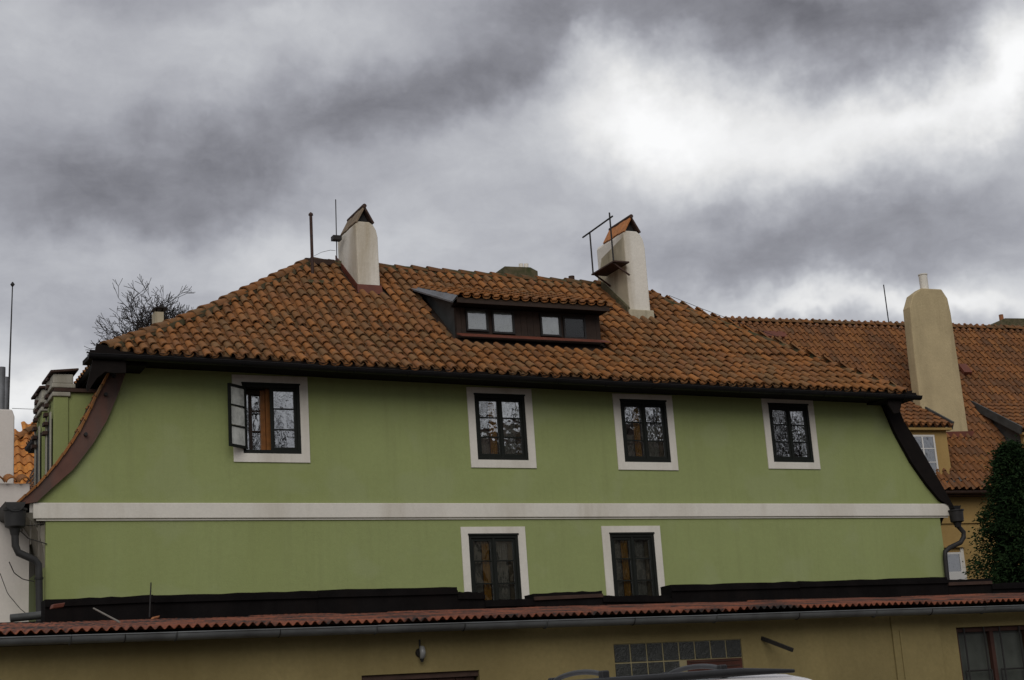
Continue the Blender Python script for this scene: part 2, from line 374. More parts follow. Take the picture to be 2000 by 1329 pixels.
wm = MB(); wm.plate(outer, [[(a, z0), (b_, z0), (b_, z1), (a, z1)] for (a, b_, z0, z1, *_r) in WIN], 0.0, .38)
part('wall', wm, GREEN, HOUSE)
sw = MB(); sw.box(4.081, 4.45, .382, 7.2, 0, 5.75); sw.box(21.76, 22.129, .382, 7.2, 0, 5.75); sw.box(4.081, 22.129, 7.201, 7.55, 0, 5.6); sw.box(5.45, 20.85, 7.202, 7.549, 5.601, 8.0)
part('side_wall', sw, GREEN, HOUSE)
iw = MB(); iw.box(5.6, 20.7, 2.6, 2.7, 0, 7.9); iw.box(5.6, 20.7, .39, 2.59, 8.0, 8.08); iw.box(5.6, 20.7, .39, 2.59, 5.45, 5.7)
part('room_wall', iw, PLASIN, HOUSE)
bd = MB(); bd.box(3.875, 22.385, -.055, -.002, 5.505, 5.762)
part('string_course', bd, TRIM, HOUSE, .012)
bd = MB(); bd.box(3.93, 22.33, -.025, -.002, 5.475, 5.503)
part('string_course_moulding', bd, TRIM, HOUSE)

# windows
def pane_obj(parent, x0, x1, z0, z1, y, m=GLASS):
    mb = MB(); tx, tz = random.uniform(-.008, .008), random.uniform(-.008, .008)
    cx, cz = (x0+x1)/2, (z0+z1)/2
    ax = Vector((1, tx, 0)).normalized(); az = Vector((0, tz, 1)).normalized()
    mb.obox((cx, y, cz), ax*(x1-x0)/2, ax.cross(az)*.0015, az*(z1-z0)/2)
    part('pane', mb, m, parent)
def window(i, rows, open_left=False):
    x0, x1, z0, z1, sx0, sx1, sz0, sz1 = WIN[i]
    f = MB(); fw = .055
    f.box(x0, x0+fw, -.012, .09, z0, z1); f.box(x1-fw, x1, -.012, .09, z0, z1)
    f.box(x0+fw, x1-fw, -.012, .09, z1-fw*1.2, z1); f.box(x0+fw, x1-fw, -.012, .09, z0, z0+fw*1.2)
    wn = part('window', f, FRAMEM, HOUSE, .004)
    s_ = MB(); s_.box(sx0, x0, -.022, -.001, sz0, sz1); s_.box(x1, sx1, -.022, -.001, sz0, sz1)
    s_.box(x0, x1, -.022, -.001, z1, sz1); s_.box(x0, x1, -.022, -.001, sz0, z0)
    part('window_surround', s_, TRIM, wn)
    dr = MB(); dr.box(x0-.01, x1+.01, -.034, -.023, z1-.012, z1+.018)
    part('drip_strip', dr, FRAMEM, wn)
    mid = (x0+x1)/2
    hs = [z0+fw*1.2 + (z1-z0-2.4*fw)*k/rows for k in range(rows+1)]
    for s, (a, b_) in enumerate(((x0+fw, mid-.004), (mid+.004, x1-fw))):
        if open_left and s == 0: continue
        st = .048; zb, zt = hs[0]+.004, hs[-1]-.004
        q = MB(); q.box(a, a+st, .008, .055, zb, zt); q.box(b_-st, b_, .008, .055, zb, zt)
        q.box(a+st, b_-st, .008, .055, zb, zb+st); q.box(a+st, b_-st, .008, .055, zt-st, zt)
        part('sash', q, FRAMEM, wn, .003)
        for k in range(1, rows):
            g_ = MB(); g_.box(a+st, b_-st, .014, .05, hs[k]-.011, hs[k]+.011); part('glazing_bar', g_, FRAMEM, wn)
        for k in range(rows):
            zl = hs[k]+.011 if k else zb+st; zh = hs[k+1]-.011 if k < rows-1 else zt-st
            pane_obj(wn, a+st, b_-st, zl, zh, .032)
    as_ = MB(); as_.box(mid-.022, mid+.022, -.006, .007, hs[0], hs[-1]); part('meeting_strip', as_, FRAMEM, wn)
    return wn, hs, mid, fw
for i in range(6):
    window(i, 4 if i > 3 else 3, i == 0)
# the open left casement of the first window, swung outwards, and the inner window behind it
wn = [o for o in bpy.data.objects if o.name == 'window'][0]
hx, z0, z1 = 7.40, 6.69, 7.775; t = rad(36)
ax = Vector((-math.cos(t), -math.sin(t), 0)); ay = Vector((ax.y, -ax.x, 0)); hin = Vector((hx, -.02, 0)); W_ = .46
def osash(u0, u1, za, zb, d0=-.02, d1=.02):
    mb = MB(); c = hin + ax*(u0+u1)/2 + ay*(d0+d1)/2 + Vector((0, 0, (za+zb)/2)); mb.obox(c, ax*(u1-u0)/2, ay*(d1-d0)/2, Vector((0, 0, (zb-za)/2))); return mb
for a in ((0, .045, z0, z1), (W_-.045, W_, z0, z1), (.045, W_-.045, z0, z0+.045), (.045, W_-.045, z1-.045, z1)): part('open_sash', osash(*a), FRAMEM, wn, label='dark sash rail of the casement that stands open')
for k in (1, 2):
    zz = z0+(z1-z0)*k/3; part('glazing_bar', osash(.045, W_-.045, zz-.012, zz+.012, -.012, .012), FRAMEM, wn)
for k in range(3): part('pane', osash(.045, W_-.045, z0+.03+(z1-z0-.06)*k/3+.016, z0+.03+(z1-z0-.06)*(k+1)/3-.016, -.002, .002), FILM, wn)
q = MB(); q.box(7.80, 7.875, .14, .24, 6.62, 7.80); q.box(7.72, 7.799, .20, .25, 6.66, 7.78); part('inner_post', q, ORANGEW, wn, label='varnished brown inner window post')
q = MB(); q.box(7.40, 7.45, .22, .26, 6.66, 7.78); q.box(7.52, 7.575, .222, .262, 6.66, 7.78); q.box(7.45, 7.719, .223, .258, 7.70, 7.78); q.box(7.45, 7.719, .223, .258, 6.66, 6.72)
for k in (1, 2): q.box(7.576, 7.719, .224, .25, 6.68+.36*k, 6.705+.36*k)
part('inner_sash', q, BROWNW, wn)
pane_obj(wn, 7.45, 7.52, 6.72, 7.70, .24, GLASS); 
for k in range(3): pane_obj(wn, 7.576, 7.719, 6.72+.325*k, 6.72+.325*(k+1)-.02, .24, GLASS)

# curtains hang in the rooms behind the closed windows
def curtain(x0, x1, z0, z1, y, m, name, label, group, waves=5):
    mb = MB(); n = waves*8; A, B, A2, B2 = [], [], [], []
    for k in range(n+1):
        u = k/n; x = x0+(x1-x0)*u; yy = y + .018*math.sin(u*waves*2*math.pi) + .006*math.sin(u*17)
        A.append((x, yy, z0)); B.append((x, yy, z1)); A2.append((x, yy+.003, z0)); B2.append((x, yy+.003, z1))
    mb.strip(A, B, True); mb.strip(B2, A2, True)
    solo(name, mb, m, label, 'curtain', group)
CN = {1: 'in upper window next to the open casement', 2: 'in upper window left of the corner window', 4: 'in lower window nearer the open casement', 5: 'in lower window farther from open casement'}
for i in (1, 2, 4, 5):
    x0, x1, z0, z1 = WIN[i][:4]; mid = (x0+x1)/2
    curtain(mid-.19, mid-.055, z0+.02, z1-.02, .10, CURT, 'curtain', 'mustard yellow curtain strip '+CN[i], 'mustard curtains behind the windows', 2)
    zt = z1-.02 if i > 3 else z0+(z1-z0)*.46
    curtain(x0+.06, mid-.2, z0+.02, zt, .13, CURT2, 'net_curtain', 'grey net curtain beside the mustard strip '+CN[i], 'grey net curtains', 7)
    curtain(mid+.06, x1-.17, z0+.02, zt if i > 3 else z0+(z1-z0)*.62, .13, CURT2, 'net_curtain', 'grey net curtain beside the buff strip '+CN[i], 'grey net curtains', 6)
    curtain(x1-.16, x1-.06, z0+.02, z1-.02, .11, mat('buff_curtain', (.30, .24, .16), .95), 'curtain', 'narrow buff curtain at the outer edge '+CN[i], 'buff curtains', 2)

# ---- roof shape
TA, TB = math.tan(rad(35)), math.tan(rad(39.5))
EX = [4.8, 5.6, 7.43, 9.27, 10.76, 14.34, 17.78, 21.0]; EZ = [8.15, 8.142, 8.12, 8.074, 8.056, 8.002, 7.976, 7.955]
def dz(X): return float(np.interp(X, EX, EZ)) - 8.03
def prof(Y): return 8.03 + (TA*(Y+.6) if Y < .6 else TA*1.2 + TB*(Y-.6))
def surf(X, Y): return Vector((X, Y, prof(Y)+dz(X)+.018*math.sin(X*1.25+.6)*math.sin((Y+.6)*.85)+.010*math.sin(X*2.9+Y*1.7)))
HL = [(-.62, 4.86), (-.5, 5.01), (-.08, 5.475), (.5, 6.22), (1.11, 7.01), (1.925, 8.01), (2.58, 8.82), (3.12, 9.5), (3.36, 9.75)]
HR = [(-.62, 21.22), (-.53, 21.17), (-.04, 20.75), (.79, 20.1), (1.41, 19.32), (2.12, 18.55), (2.52, 18.05), (3.13, 17.55), (3.36, 17.3)]
def hl(Y): return float(np.interp(Y, [a for a, _ in HL], [c for _, c in HL]))
def hr(Y): return float(np.interp(Y, [a for a, _ in HR], [c for _, c in HR]))
RY = 3.36
deck = MB()
ys = [-.58, -.3, .1, .6, 1.2, 1.8, 2.4, 3.0, RY]
n_x = 16
for k in range(len(ys)-1):
    A = [surf(hl(ys[k])+(hr(ys[k])-hl(ys[k]))*i/n_x, ys[k]) - Vector((0, 0, .03)) for i in range(n_x+1)]
    B = [surf(hl(ys[k+1])+(hr(ys[k+1])-hl(ys[k+1]))*i/n_x, ys[k+1]) - Vector((0, 0, .03)) for i in range(n_x+1)]
    deck.strip(A, B)
BY = 2*RY
lp = [surf(hl(y), y)-Vector((0, 0, .03)) for y in ys]; lb = [Vector((p.x, BY-p.y, p.z)) for p in lp]
deck.strip(lb, lp); rp = [surf(hr(y), y)-Vector((0, 0, .03)) for y in ys]; rb = [Vector((p.x, BY-p.y, p.z)) for p in rp]
deck.strip(rp, rb); deck.strip(rb, lb)
ROOF = part('roof', deck, DECK, HOUSE)
DORM = (11.62, 14.98, .80); CHL = (10.42, 10.90, 2.36, 3.3); CHR = (16.44, 17.0, 2.2, 3.25)
DT = math.tan(rad(20))
def dorm_z(Y): return 9.82 + DT*(Y-.55)
def excluded(X, Y):
    for (a, b_, c, d) in (CHL, CHR):
        if a-.14 < X < b_+.1 and c-.16 < Y < d+.1: return True
    if DORM[0]-.02 < X < DORM[1]+.02 and Y > .66 and dorm_z(Y)-.07 > prof(Y)+dz(X): return True
    return False
DU, EXPO = .2125, .292
def slope_pts():                                        # eave to ridge along the curved profile
    s, Y = 0.0, -.62; out = []
    while Y < RY-.1:
        th = math.atan(TA if Y < .6 else TB); out.append((Y, th)); Y += EXPO*math.cos(th)
    return out
cm, cc, pm, pc = [], [], [], []
for r_, (Y, th) in enumerate(slope_pts()):
    tU = Vector((0, math.cos(th), math.sin(th))); nU = Vector((0, -math.sin(th), math.cos(th)))
    for c_ in range(-2, 82):
        X = 4.9 + c_*DU + .012*math.sin(r_*1.3+c_*.7); Ym = Y+.14
        if hl(Ym)+.02 < X < hr(Ym)-.02 and not excluded(X, Ym):
            slip = random.random() < .035; jit = random.uniform(-.025, .025) - (.05 if slip else 0); rz = random.uniform(-.04, .04)*(2.8 if slip else 1); lift = random.uniform(0, .012)
            a = Vector((math.cos(rz), math.sin(rz)*tU.y, math.sin(rz)*tU.z)); u = nU.cross(a)
            p = surf(X, Y) + tU*jit + nU*(.022+lift) + Vector((random.uniform(-.008, .008), 0, 0))
            k = random.uniform(.94, 1.06)
            warm = .28*math.exp(-((X-12.0)/1.1)**2-((Y-2.4)/.8)**2) + .12*math.exp(-((X-16.2)/.5)**2) - .10*math.exp(-((X-10)/1.5)**2-((Y-2.6)/1.)**2)
            cm.append(frame(p, a*k, u, nU)); cc.append(tile_col(X, Y, warm))
        Xp = X + DU/2
        if hl(Ym)+.04 < Xp < hr(Ym)-.04 and not excluded(Xp, Ym):
            p = surf(Xp, Y) + tU*random.uniform(-.02, .02) - nU*.006
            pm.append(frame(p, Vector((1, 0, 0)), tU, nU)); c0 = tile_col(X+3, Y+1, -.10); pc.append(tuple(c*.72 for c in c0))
tiles('roof_tile', cover_mesh(), cm, cc, ROOF, 300, 'far_roof_tiles')
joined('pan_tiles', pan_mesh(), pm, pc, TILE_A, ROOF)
# side slopes (tiles too far round to tell apart)
for side in (-1, 1):
    sm_, sc_ = [], []
    x_e, x_r = (4.86, 9.75) if side < 0 else (21.22, 17.3)
    zr = prof(RY); ze = 8.1 if side < 0 else 7.98; run = abs(x_r-x_e); th = math.atan2(zr-ze, run)
    tU = Vector((-side*math.cos(th), 0, math.sin(th))); nU = Vector((side*math.sin(th), 0, math.cos(th))); aU = tU.cross(nU)
    r_ = 0
    while r_*.292*math.cos(th) < run-.2:
        d = r_*.292; X = x_e - side*d*math.cos(th); yl = -.62+(RY+.62)*d*math.cos(th)/run
        Y = yl+.2
        while Y < BY-yl-.1:
            sm_.append(frame(Vector((X, Y, ze+d*math.sin(th)+.0)), aU, tU, nU)); sc_.append(tile_col(X, Y)); Y += DU
        r_ += 1
    joined('side_slope_tiles', cover_mesh(), sm_, sc_, TILE_A, ROOF)
# ridge and hip tiles
def ridge_mesh(L=.40, r=.105, n=8):
    mb = MB(); A = [((r+.012)*math.cos(math.pi*i/n), 0, (r+.012)*math.sin(math.pi*i/n)+.02) for i in range(n+1)]
    B = [(r*.9*math.cos(math.pi*i/n), L, r*.9*math.sin(math.pi*i/n)) for i in range(n+1)]
    C_ = [(r*math.cos(math.pi*i/n)*.9, 0, r*.9*math.sin(math.pi*i/n)+.015) for i in range(n+1)]
    mb.strip(A, B, True); mb.strip(C_, A); return mb
RM = ridge_mesh().mesh('ridge_tile'); RM.materials.append(TILE_O)
def run_tiles(path, parent, step=.335, sink=.05, dark=0.0, me=RM, nm='ridge_tile'):
    P = [Vector(p) for p in path]; seg = [0]
    for i in range(1, len(P)): seg.append(seg[-1]+(P[i]-P[i-1]).length)
    d = 0.0
    while d < seg[-1]-step*.5:
        def at(s):
            for i in range(1, len(P)):
                if s <= seg[i] or i == len(P)-1: return P[i-1]+(P[i]-P[i-1])*((s-seg[i-1])/(seg[i]-seg[i-1]))
        p, q_ = at(d), at(d+step); ay = (q_-p).normalized(); ax_ = ay.cross(Vector((0, 0, 1))).normalized(); az = ax_.cross(ay)
        c = tile_col(p.x*2, p.y*2, -.05); c = tuple(v_*(1-dark) for v_ in c)
        k = random.uniform(.94, 1.07)
        piece(nm, me, parent, frame(p - az*sink + Vector((random.uniform(-.012, .012), random.uniform(-.012, .012), random.uniform(-.008, .008))), ax_*k, ay*1.02, az*k), c)
        d += step
for b_, s in ((hl, -1), (hr, 1)):
    run_tiles([surf(b_(y), y)+Vector((0, 0, .06)) for y in ys], ROOF, .36, .03 if s < 0 else .065, .1 if s < 0 else .0)
run_tiles([surf(hl(RY)+.05+x, RY)+Vector((0, 0, .05)) for x in np.linspace(0, hr(RY)-hl(RY)-.1, 9)], ROOF, .36, .045, .35)
mm = MB()
for y0, y1 in zip(ys[:-1], ys[1:]):
    for b_ in (hl, hr): mm.bar(surf(b_(y0), y0)+Vector((0, 0, .02)), surf(b_(y1), y1)+Vector((0, 0, .02)), .2, .1)
mm.bar(surf(hl(RY), RY)+Vector((0, 0, .02)), surf(hr(RY), RY)+Vector((0, 0, .02)), .18, .12)
part('ridge_mortar', mm, MORTAR, ROOF)
q = MB(); q.box(9.62, 10.25, RY-.16, RY+.16, prof(RY)-.02, prof(RY)+.115); part('ridge_end_cap', q, DARKT, ROOF, .02)

# eaves: soffit, fascia, gutter
sf = MB(); xs = np.linspace(4.66, 21.42, 20)
for a, b_ in zip(xs[:-1], xs[1:]):
    za, zb = dz(a)+7.965, dz(b_)+7.965
    sf.add([(a, -.60, za-.05), (b_, -.60, zb-.05), (b_, .02, zb-.02), (a, .02, za-.02), (a, -.60, za+.02), (b_, -.60, zb+.02), (b_, .02, zb+.05), (a, .02, za+.05)], [(3,2,1,0),(4,5,6,7),(0,1,5,4),(2,3,7,6),(1,2,6,5),(3,0,4,7)])
part('soffit', sf, DARKW, HOUSE)
def gutter(pts, r, m, parent, name='gutter', n=10, wall=.006, up=Vector((0, 0, 1))):
    mb = MB(); P = [Vector(p) for p in pts]; rings, rings2 = [], []
    for i, p in enumerate(P):
        d = (P[min(i+1, len(P)-1)]-P[max(i-1, 0)]).normalized(); sd_ = d.cross(up).normalized(); u = sd_.cross(d)
        rings.append([p+sd_*r*math.cos(math.pi*k/n)-u*r*math.sin(math.pi*k/n) for k in range(n+1)])
        rings2.append([p+sd_*(r-wall)*math.cos(math.pi*k/n)-u*(r-wall)*math.sin(math.pi*k/n) for k in range(n+1)])
    for a, b_ in zip(rings[:-1], rings[1:]): mb.strip(a, b_, True)
    for a, b_ in zip(rings2[:-1], rings2[1:]): mb.strip(b_, a, True)
    for rg, r2 in ((rings[0], rings2[0]), (rings[-1], rings2[-1])): mb.add(rg, [tuple(range(n+1))])
    for j in (0, n):
        mb.strip([x[j] for x in rings], [x[j] for x in rings2])
    for j in (0, n): mb.tube([x[j] for x in rings], .008, 6)
    return part(name, mb, m, parent)
gx = list(np.linspace(4.62, 21.45, 5))
for a, b_ in zip(gx[:-1], gx[1:]):
    gutter([(x, -.69, dz(x)+7.955) for x in np.linspace(a+.003, b_-.003, 6)], .075, BLACKM, HOUSE)
for x in np.linspace(5.2, 21.0, 17):
    q = MB(); z = dz(x)+7.955
    q.tube([(x, -.69+.082*math.cos(math.pi*k/6), z-.082*math.sin(math.pi*k/6)) for k in range(7)], .007, 5); part('gutter_bracket', q, BLACKM, HOUSE)
fb = MB()
for a, b_ in zip(xs[:-1], xs[1:]): fb.bar((a, -.612, dz(a)+7.975), (b_, -.612, dz(b_)+7.975), .02, .15)
part('fascia', fb, DARKW, HOUSE)
# side eaves
for X, z, s in ((4.85, 8.05, -1), (21.36, 7.93, 1)):
    gutter([(X-s*-.0, y, z) for y in np.linspace(-.62, BY+.5, 6)], .07, BLACKM, HOUSE)
    q = MB(); q.box(min(X, X-s*.75), max(X, X-s*.75), -.55, BY+.5, z-.10, z-.03); part('soffit', q, DARKW, HOUSE)
    q = MB()
# corner box ends of the front eaves
q = MB(); q.prism([PY(189, 671, -.66), PY(207, 675, -.66), PY(246, 691, -.66), PY(246, 728, -.66), PY(222, 729, -.66), PY(206, 726, -.66), PY(190, 738, -.66), PY(172, 765, -.66), PY(169, 757, -.66)], (0, .05, 0)); part('eave_end_board', q, DARKW, HOUSE)
q = MB(); q.prism([PY(1735, 770, -.63), PY(1782, 763, -.63), PY(1780, 776, -.63), PY(1762, 783, -.63), PY(1757, 806, -.63), PY(1746, 808, -.63), PY(1735, 790, -.63)], (0, .05, 0)); part('eave_end_board', q, DARKW, HOUSE)

# mansard slopes with their verges
LOUTER = [(214,732), (192.6,769), (173,812), (154,848.5), (131,882), (103.5,918), (72,952), (31,987)]
Lo = [PY(*q, -.08) for q in LOUTER]; Li = [PY(*q, -.08) for q in LOUT]
def resample(P, n):
    P = [Vector(p) for p in P]; L = [0]
    for i in range(1, len(P)): L.append(L[-1]+(P[i]-P[i-1]).length)
    out = []
    for k in range(n):
        s = L[-1]*k/(n-1)
        for i in range(1, len(P)):
            if s <= L[i]+1e-9: out.append(P[i-1]+(P[i]-P[i-1])*((s-L[i-1])/(L[i]-L[i-1]))); break
    return out
def verge(O, I, m, nm, seams):
    O, I = resample(O, 25), resample(I, 25); D = Vector((0, .075, 0)); cuts = [0]+seams+[24]
    for a, b_ in zip(cuts[:-1], cuts[1:]):
        q = MB(); o_, i_ = O[a:b_+1], I[a:b_+1]
        q.strip(o_, i_); q.strip([p+D for p in i_], [p+D for p in o_]); q.strip(i_, [p+D for p in i_]); q.strip([p+D for p in o_], o_)
        e = Vector((0, -.012, 0)); q.strip([p+e for p in i_], [p+(q2-p).normalized()*.035+e for p, q2 in zip(i_, o_)])
        part(nm, q, m, HOUSE)
verge(Lo, Li, VERGE, 'verge_flashing', [11, 18])
Ro = [PY(*q, -.08) for q in [(1747,775), (1765,822), (1794,868), (1818,910), (1836,941), (1867,996)]]; Ri = [PY(*q, -.08) for q in ROUT[:-1]]
verge(Ro, Ri, DARKW, 'verge_board', [12])
for O, s, nm in ((Lo, -1, 'left'), (Ro, 1, 'right')):
    O = resample(O, 13); q = MB()
    q.strip([Vector((p.x, .0, p.z)) for p in O], [Vector((p.x, BY+.2, p.z)) for p in O], True)
    ms = part('mansard_slope', q, DECK, HOUSE)
    mm_, mc_ = [], []
    for k in range(12):
        a, b2 = O[k], O[k+1]; tU = Vector((a.x-b2.x, 0, a.z-b2.z)).normalized(); nU = Vector((s*abs(tU.z), 0, abs(tU.x))).normalized(); aU = tU.cross(nU)
        Y = .0
        while Y < BY+.1:
            mm_.append(frame(Vector((b2.x, Y, b2.z))-nU*.075, aU, tU*.62, nU)); mc_.append(tile_col(Y*2, b2.z, .15)); Y += DU
    joined('mansard_tiles', cover_mesh(), mm_, mc_, TILE_A, ms)
    me = MB()
    if s < 0:
        for k in range(12):
            t0 = O[k]; t1 = O[k+1]; e = (t1-t0).normalized()
            vt = MB(); vt.bar(t0+Vector((-.02, .04, .015)), t1+Vector((-.02, .04, .0)), .16, .035, up=(1, 0, 0)); o = part('verge_tile', vt, TILE_O, ms); o.color = (*tile_col(k, 1, .3), 1)
        for px, py in ((206, 771), (167, 849), (222, 735)):
            c = PY(px, py, -.10); h = MB(); h.tube([c+Vector((0, .03, 0)), c+Vector((0, -.05, 0))], .03, 8); part('verge_hook', h, IRON, HOUSE)
# boxed side cornice under the left mansard foot
def cove(x_out, x_in, z_hi, z_lo, s):
    q = MB(); pr = []
    for k in range(9):
        a = math.pi/2*k/8; pr.append((x_out+(x_in-x_out)*math.sin(a), z_hi-(z_hi-z_lo)*(1-math.cos(a))))
    q.strip([(x, .06, z) for x, z in pr], [(x, BY, z) for x, z in pr], True)
    q.add([(x, .06, z) for x, z in pr]+[(x_in, .06, z_hi)], [tuple(range(10))])
    return q
part('side_cornice', cove(3.62, 4.079, 5.62, 4.75, -1), mat('grey_cornice_plaster', (.23, .21, .17), .95, .2, 2, .2, 20, (.11, .10, .07), (.45, .7), True), HOUSE)
part('side_cornice', cove(22.6, 22.131, 5.62, 5.05, 1), DARKW, HOUSE)
for x in (3.72, 3.85, 3.98):
    q = MB(); q.box(x-.012, x+.012, .03, .058, 4.9+(3.98-x)*1.6, 5.5); part('cornice_rib', q, mat('grey_rib', (.15, .135, .11), .95, .2), HOUSE)

# ---- gutters, hoppers and downpipes at the mansard feet
def hopper(c, w0, w1, h, m, s):
    q = MB(); n = 14; lv = [(0, w1*.35), (h*.25, w1*.5), (h*.32, w0*.46), (h*.9, w0*.5), (h*.92, w0*.56), (h, w0*.56)]
    R_ = [[c+Vector((r*math.cos(2*math.pi*k/n), r*math.sin(2*math.pi*k/n), z)) for k in range(n)] for z, r in lv]
    for a, b_ in zip(R_[:-1], R_[1:]): q.strip(a+[a[0]], b_+[b_[0]], True)
    q.add(R_[0], [tuple(range(n))]); return q
hc = PY(29, 1046, -.12); 
part('rain_hopper', hopper(hc, .34, .18, .42, DZINC, -1), DPIPE, HOUSE)
q = MB(); q.tube([hc+Vector((0, 0, .03)), PY(30, 1066, -.12), PY(36, 1080, -.12), PY(68, 1094, -.10), PY(75, 1103, -.09), PY(76, 1120, -.08), PY(77, 1205, -.08), PY(77, 1205, -.08)-Vector((0, 0, 3.0))], .058, 12); part('downpipe', q, DPIPE, HOUSE)
q = MB(); q.tube([PY(76, 1128, -.08), PY(76, 1132, -.08)], .07, 12); part('pipe_clamp', q, IRON, HOUSE)
gutter([(hc.x-.02, y, hc.z+.50) for y in np.linspace(-.30, BY, 5)], .15, DPIPE, HOUSE)
hc = PY(1871, 1030, -.12)
part('rain_hopper', hopper(hc, .30, .17, .36, BLACKM, 1), IRON, HOUSE)
q = MB(); q.tube([hc+Vector((0, 0, .03)), PY(1882, 1040, -.12), PY(1882, 1050, -.12), PY(1876, 1060, -.12), PY(1855, 1070, -.1), PY(1846, 1078, -.1), PY(1846, 1090, -.1), PY(1850, 1130, -.1), PY(1850, 1130, -.1)-Vector((0, 0, 3.2))], .05, 12); part('downpipe', q, IRON, HOUSE)
gutter([(hc.x-.02, y, hc.z+.44) for y in np.linspace(-.2, BY, 5)], .10, BLACKM, HOUSE)

# ---- roof dormer
dx0, dx1, dy = 11.80, 14.92, .84
fz0, fz1 = 9.13, 9.68
DM = thing('tmp', (0, 0, 0), '', ''); bpy.data.objects.remove(DM)
q = MB(); q.box(dx0, dx1, dy, dy+.06, fz0-.05, fz1+.06)
# body: cheeks run back into the roof
def cheek(x): return [(x, dy+.061, fz0-.1), (x, dy+.061, dorm_z(dy+.06)-.05), (x, 2.64, dorm_z(2.64)-.06), (x, 2.3, prof(2.3)-.1)]
DORMER = part('dormer', q, BROWNW, HOUSE)
for x, s in ((dx0, -1), (dx1-.03, 1)):
    q = MB(); q.prism([Vector(p) for p in cheek(x)], (.03, 0, 0)); part('cheek', q, DZINC, DORMER, label='grey sheet metal dormer cheek')
PXW = [((912, 606), (951, 645)), ((963, 610), (1002, 650)), ((1057, 617), (1093, 655)), ((1102, 622), (1142, 660))]
edges = []
for i, (a, c) in enumerate(PXW):
    A, C_ = PY(*a, dy-.02), PY(*c, dy-.02); x0, x1, z1, z0 = A.x, C_.x, A.z, C_.z; edges += [(x0, x1)]
    f = MB(); fw = .035
    f.box(x0-fw, x0, dy-.045, dy-.002, z0-fw, z1+fw); f.box(x1, x1+fw, dy-.045, dy-.002, z0-fw, z1+fw); f.box(x0, x1, dy-.045, dy-.002, z1, z1+fw); f.box(x0, x1, dy-.045, dy-.002, z0-fw, z0)
    part('dormer_window_frame', f, IRON, DORMER)
    p_ = MB(); p_.box(x0, x1, dy-.024, dy-.021, z0, z1); part('dormer_pane', p_, GLASSD if i < 3 else GLASSX, DORMER)
    if i < 3:
        p_ = MB(); p_.box(x0+.002, x1-.002, dy-.012, dy-.004, z0+.002, z1-.002); part('blind_or_dark_sheet', p_, BLIND, DORMER)
    else:
        p_ = MB(); p_.box(x0+.002, x1-.002, dy-.010, dy-.004, z0+.002, z1-.002); part('blind_or_dark_sheet', p_, FRAMEM, DORMER)  # no blind here: dark sheet stands for the unlit inside
for k in range(4):                                       # vertical boards between the windows
    xa = edges[1][1]+.05+k*((edges[2][0]-.05)-(edges[1][1]+.05))/4; xb = edges[1][1]+.05+(k+1)*((edges[2][0]-.05)-(edges[1][1]+.05))/4-.006
    p_ = MB(); p_.box(xa, xb, dy-.018, dy-.001, fz0+.02, fz1); part('board', p_, BROWNW, DORMER)
for xa, xb in ((dx0+.005, dx0+.1), (dx0+.106, edges[0][0]-.045), (edges[3][1]+.045, dx1-.1), (dx1-.094, dx1-.005)):
    p_ = MB(); p_.box(xa, xb, dy-.022, dy-.001, fz0+.02, fz1); part('board', p_, BROWNW, DORMER)
fl = MB(); fl.add([(dx0-.02, dy-.06, fz0+.03), (dx1+.03, dy-.06, fz0+.035), (dx1+.12, dy-.20, fz0-.035), (dx0+.02, dy-.20, fz0-.045), (dx0-.02, dy-.06, fz0+.0), (dx1+.03, dy-.06, fz0+.005), (dx1+.12, dy-.20, fz0-.055), (dx0+.02, dy-.20, fz0-.065)], [(0,1,2,3),(7,6,5,4),(3,2,6,7),(1,0,4,5),(2,1,5,6),(0,3,7,4)])
part('sill_flashing', fl, REDM, DORMER)
ey = .52
eb = MB(); eb.box(dx0-.10, dx1+.06, ey-.035, ey-.005, dorm_z(ey)-.13, dorm_z(ey)-.072); part('eave_board', eb, BROWNW, DORMER)
eb = MB(); eb.box(dx0-.06, dx1+.04, ey, dy+.03, dorm_z(ey)-.125, dorm_z(ey)-.08); part('dormer_soffit', eb, DARKW, DORMER)
dk = MB(); dk.add([(dx0-.12, ey-.03, dorm_z(ey)-.07), (dx1+.14, ey-.03, dorm_z(ey)-.07), (dx1+.14, 2.64, dorm_z(2.64)-.06), (dx0-.12, 2.64, dorm_z(2.64)-.06), (dx0-.12, ey-.03, dorm_z(ey)-.03), (dx1+.14, ey-.03, dorm_z(ey)-.03), (dx1+.14, 2.64, dorm_z(2.64)-.04), (dx0-.12, 2.64, dorm_z(2.64)-.04)], [(3,2,1,0),(4,5,6,7),(0,1,5,4),(1,2,6,5),(2,3,7,6),(3,0,4,7)])
part('dormer_roof', dk, DECK, DORMER)
vf = MB(); A = [(dx0-.20, ey-.02, dorm_z(ey)-.12), (dx0-.20, 2.64, dorm_z(2.64)-.02)]; B = [(dx0-.05, ey-.02, dorm_z(ey)+.055), (dx0-.05, 2.64, dorm_z(2.64)+.06)]
vf.strip(A, B); vf.strip([(x+.01, y, z-.02) for x, y, z in B], [(x+.01, y, z-.02) for x, y, z in A]); vf.bar(A[0], A[1], .03, .03); part('verge_flashing', vf, ZINC, DORMER, label='grey sheet metal edge of the dormer roof')
th = rad(20); tU = Vector((0, math.cos(th), math.sin(th))); nU = Vector((0, -math.sin(th), math.cos(th)))
dm, dc, dpm, dpc = [], [], [], []
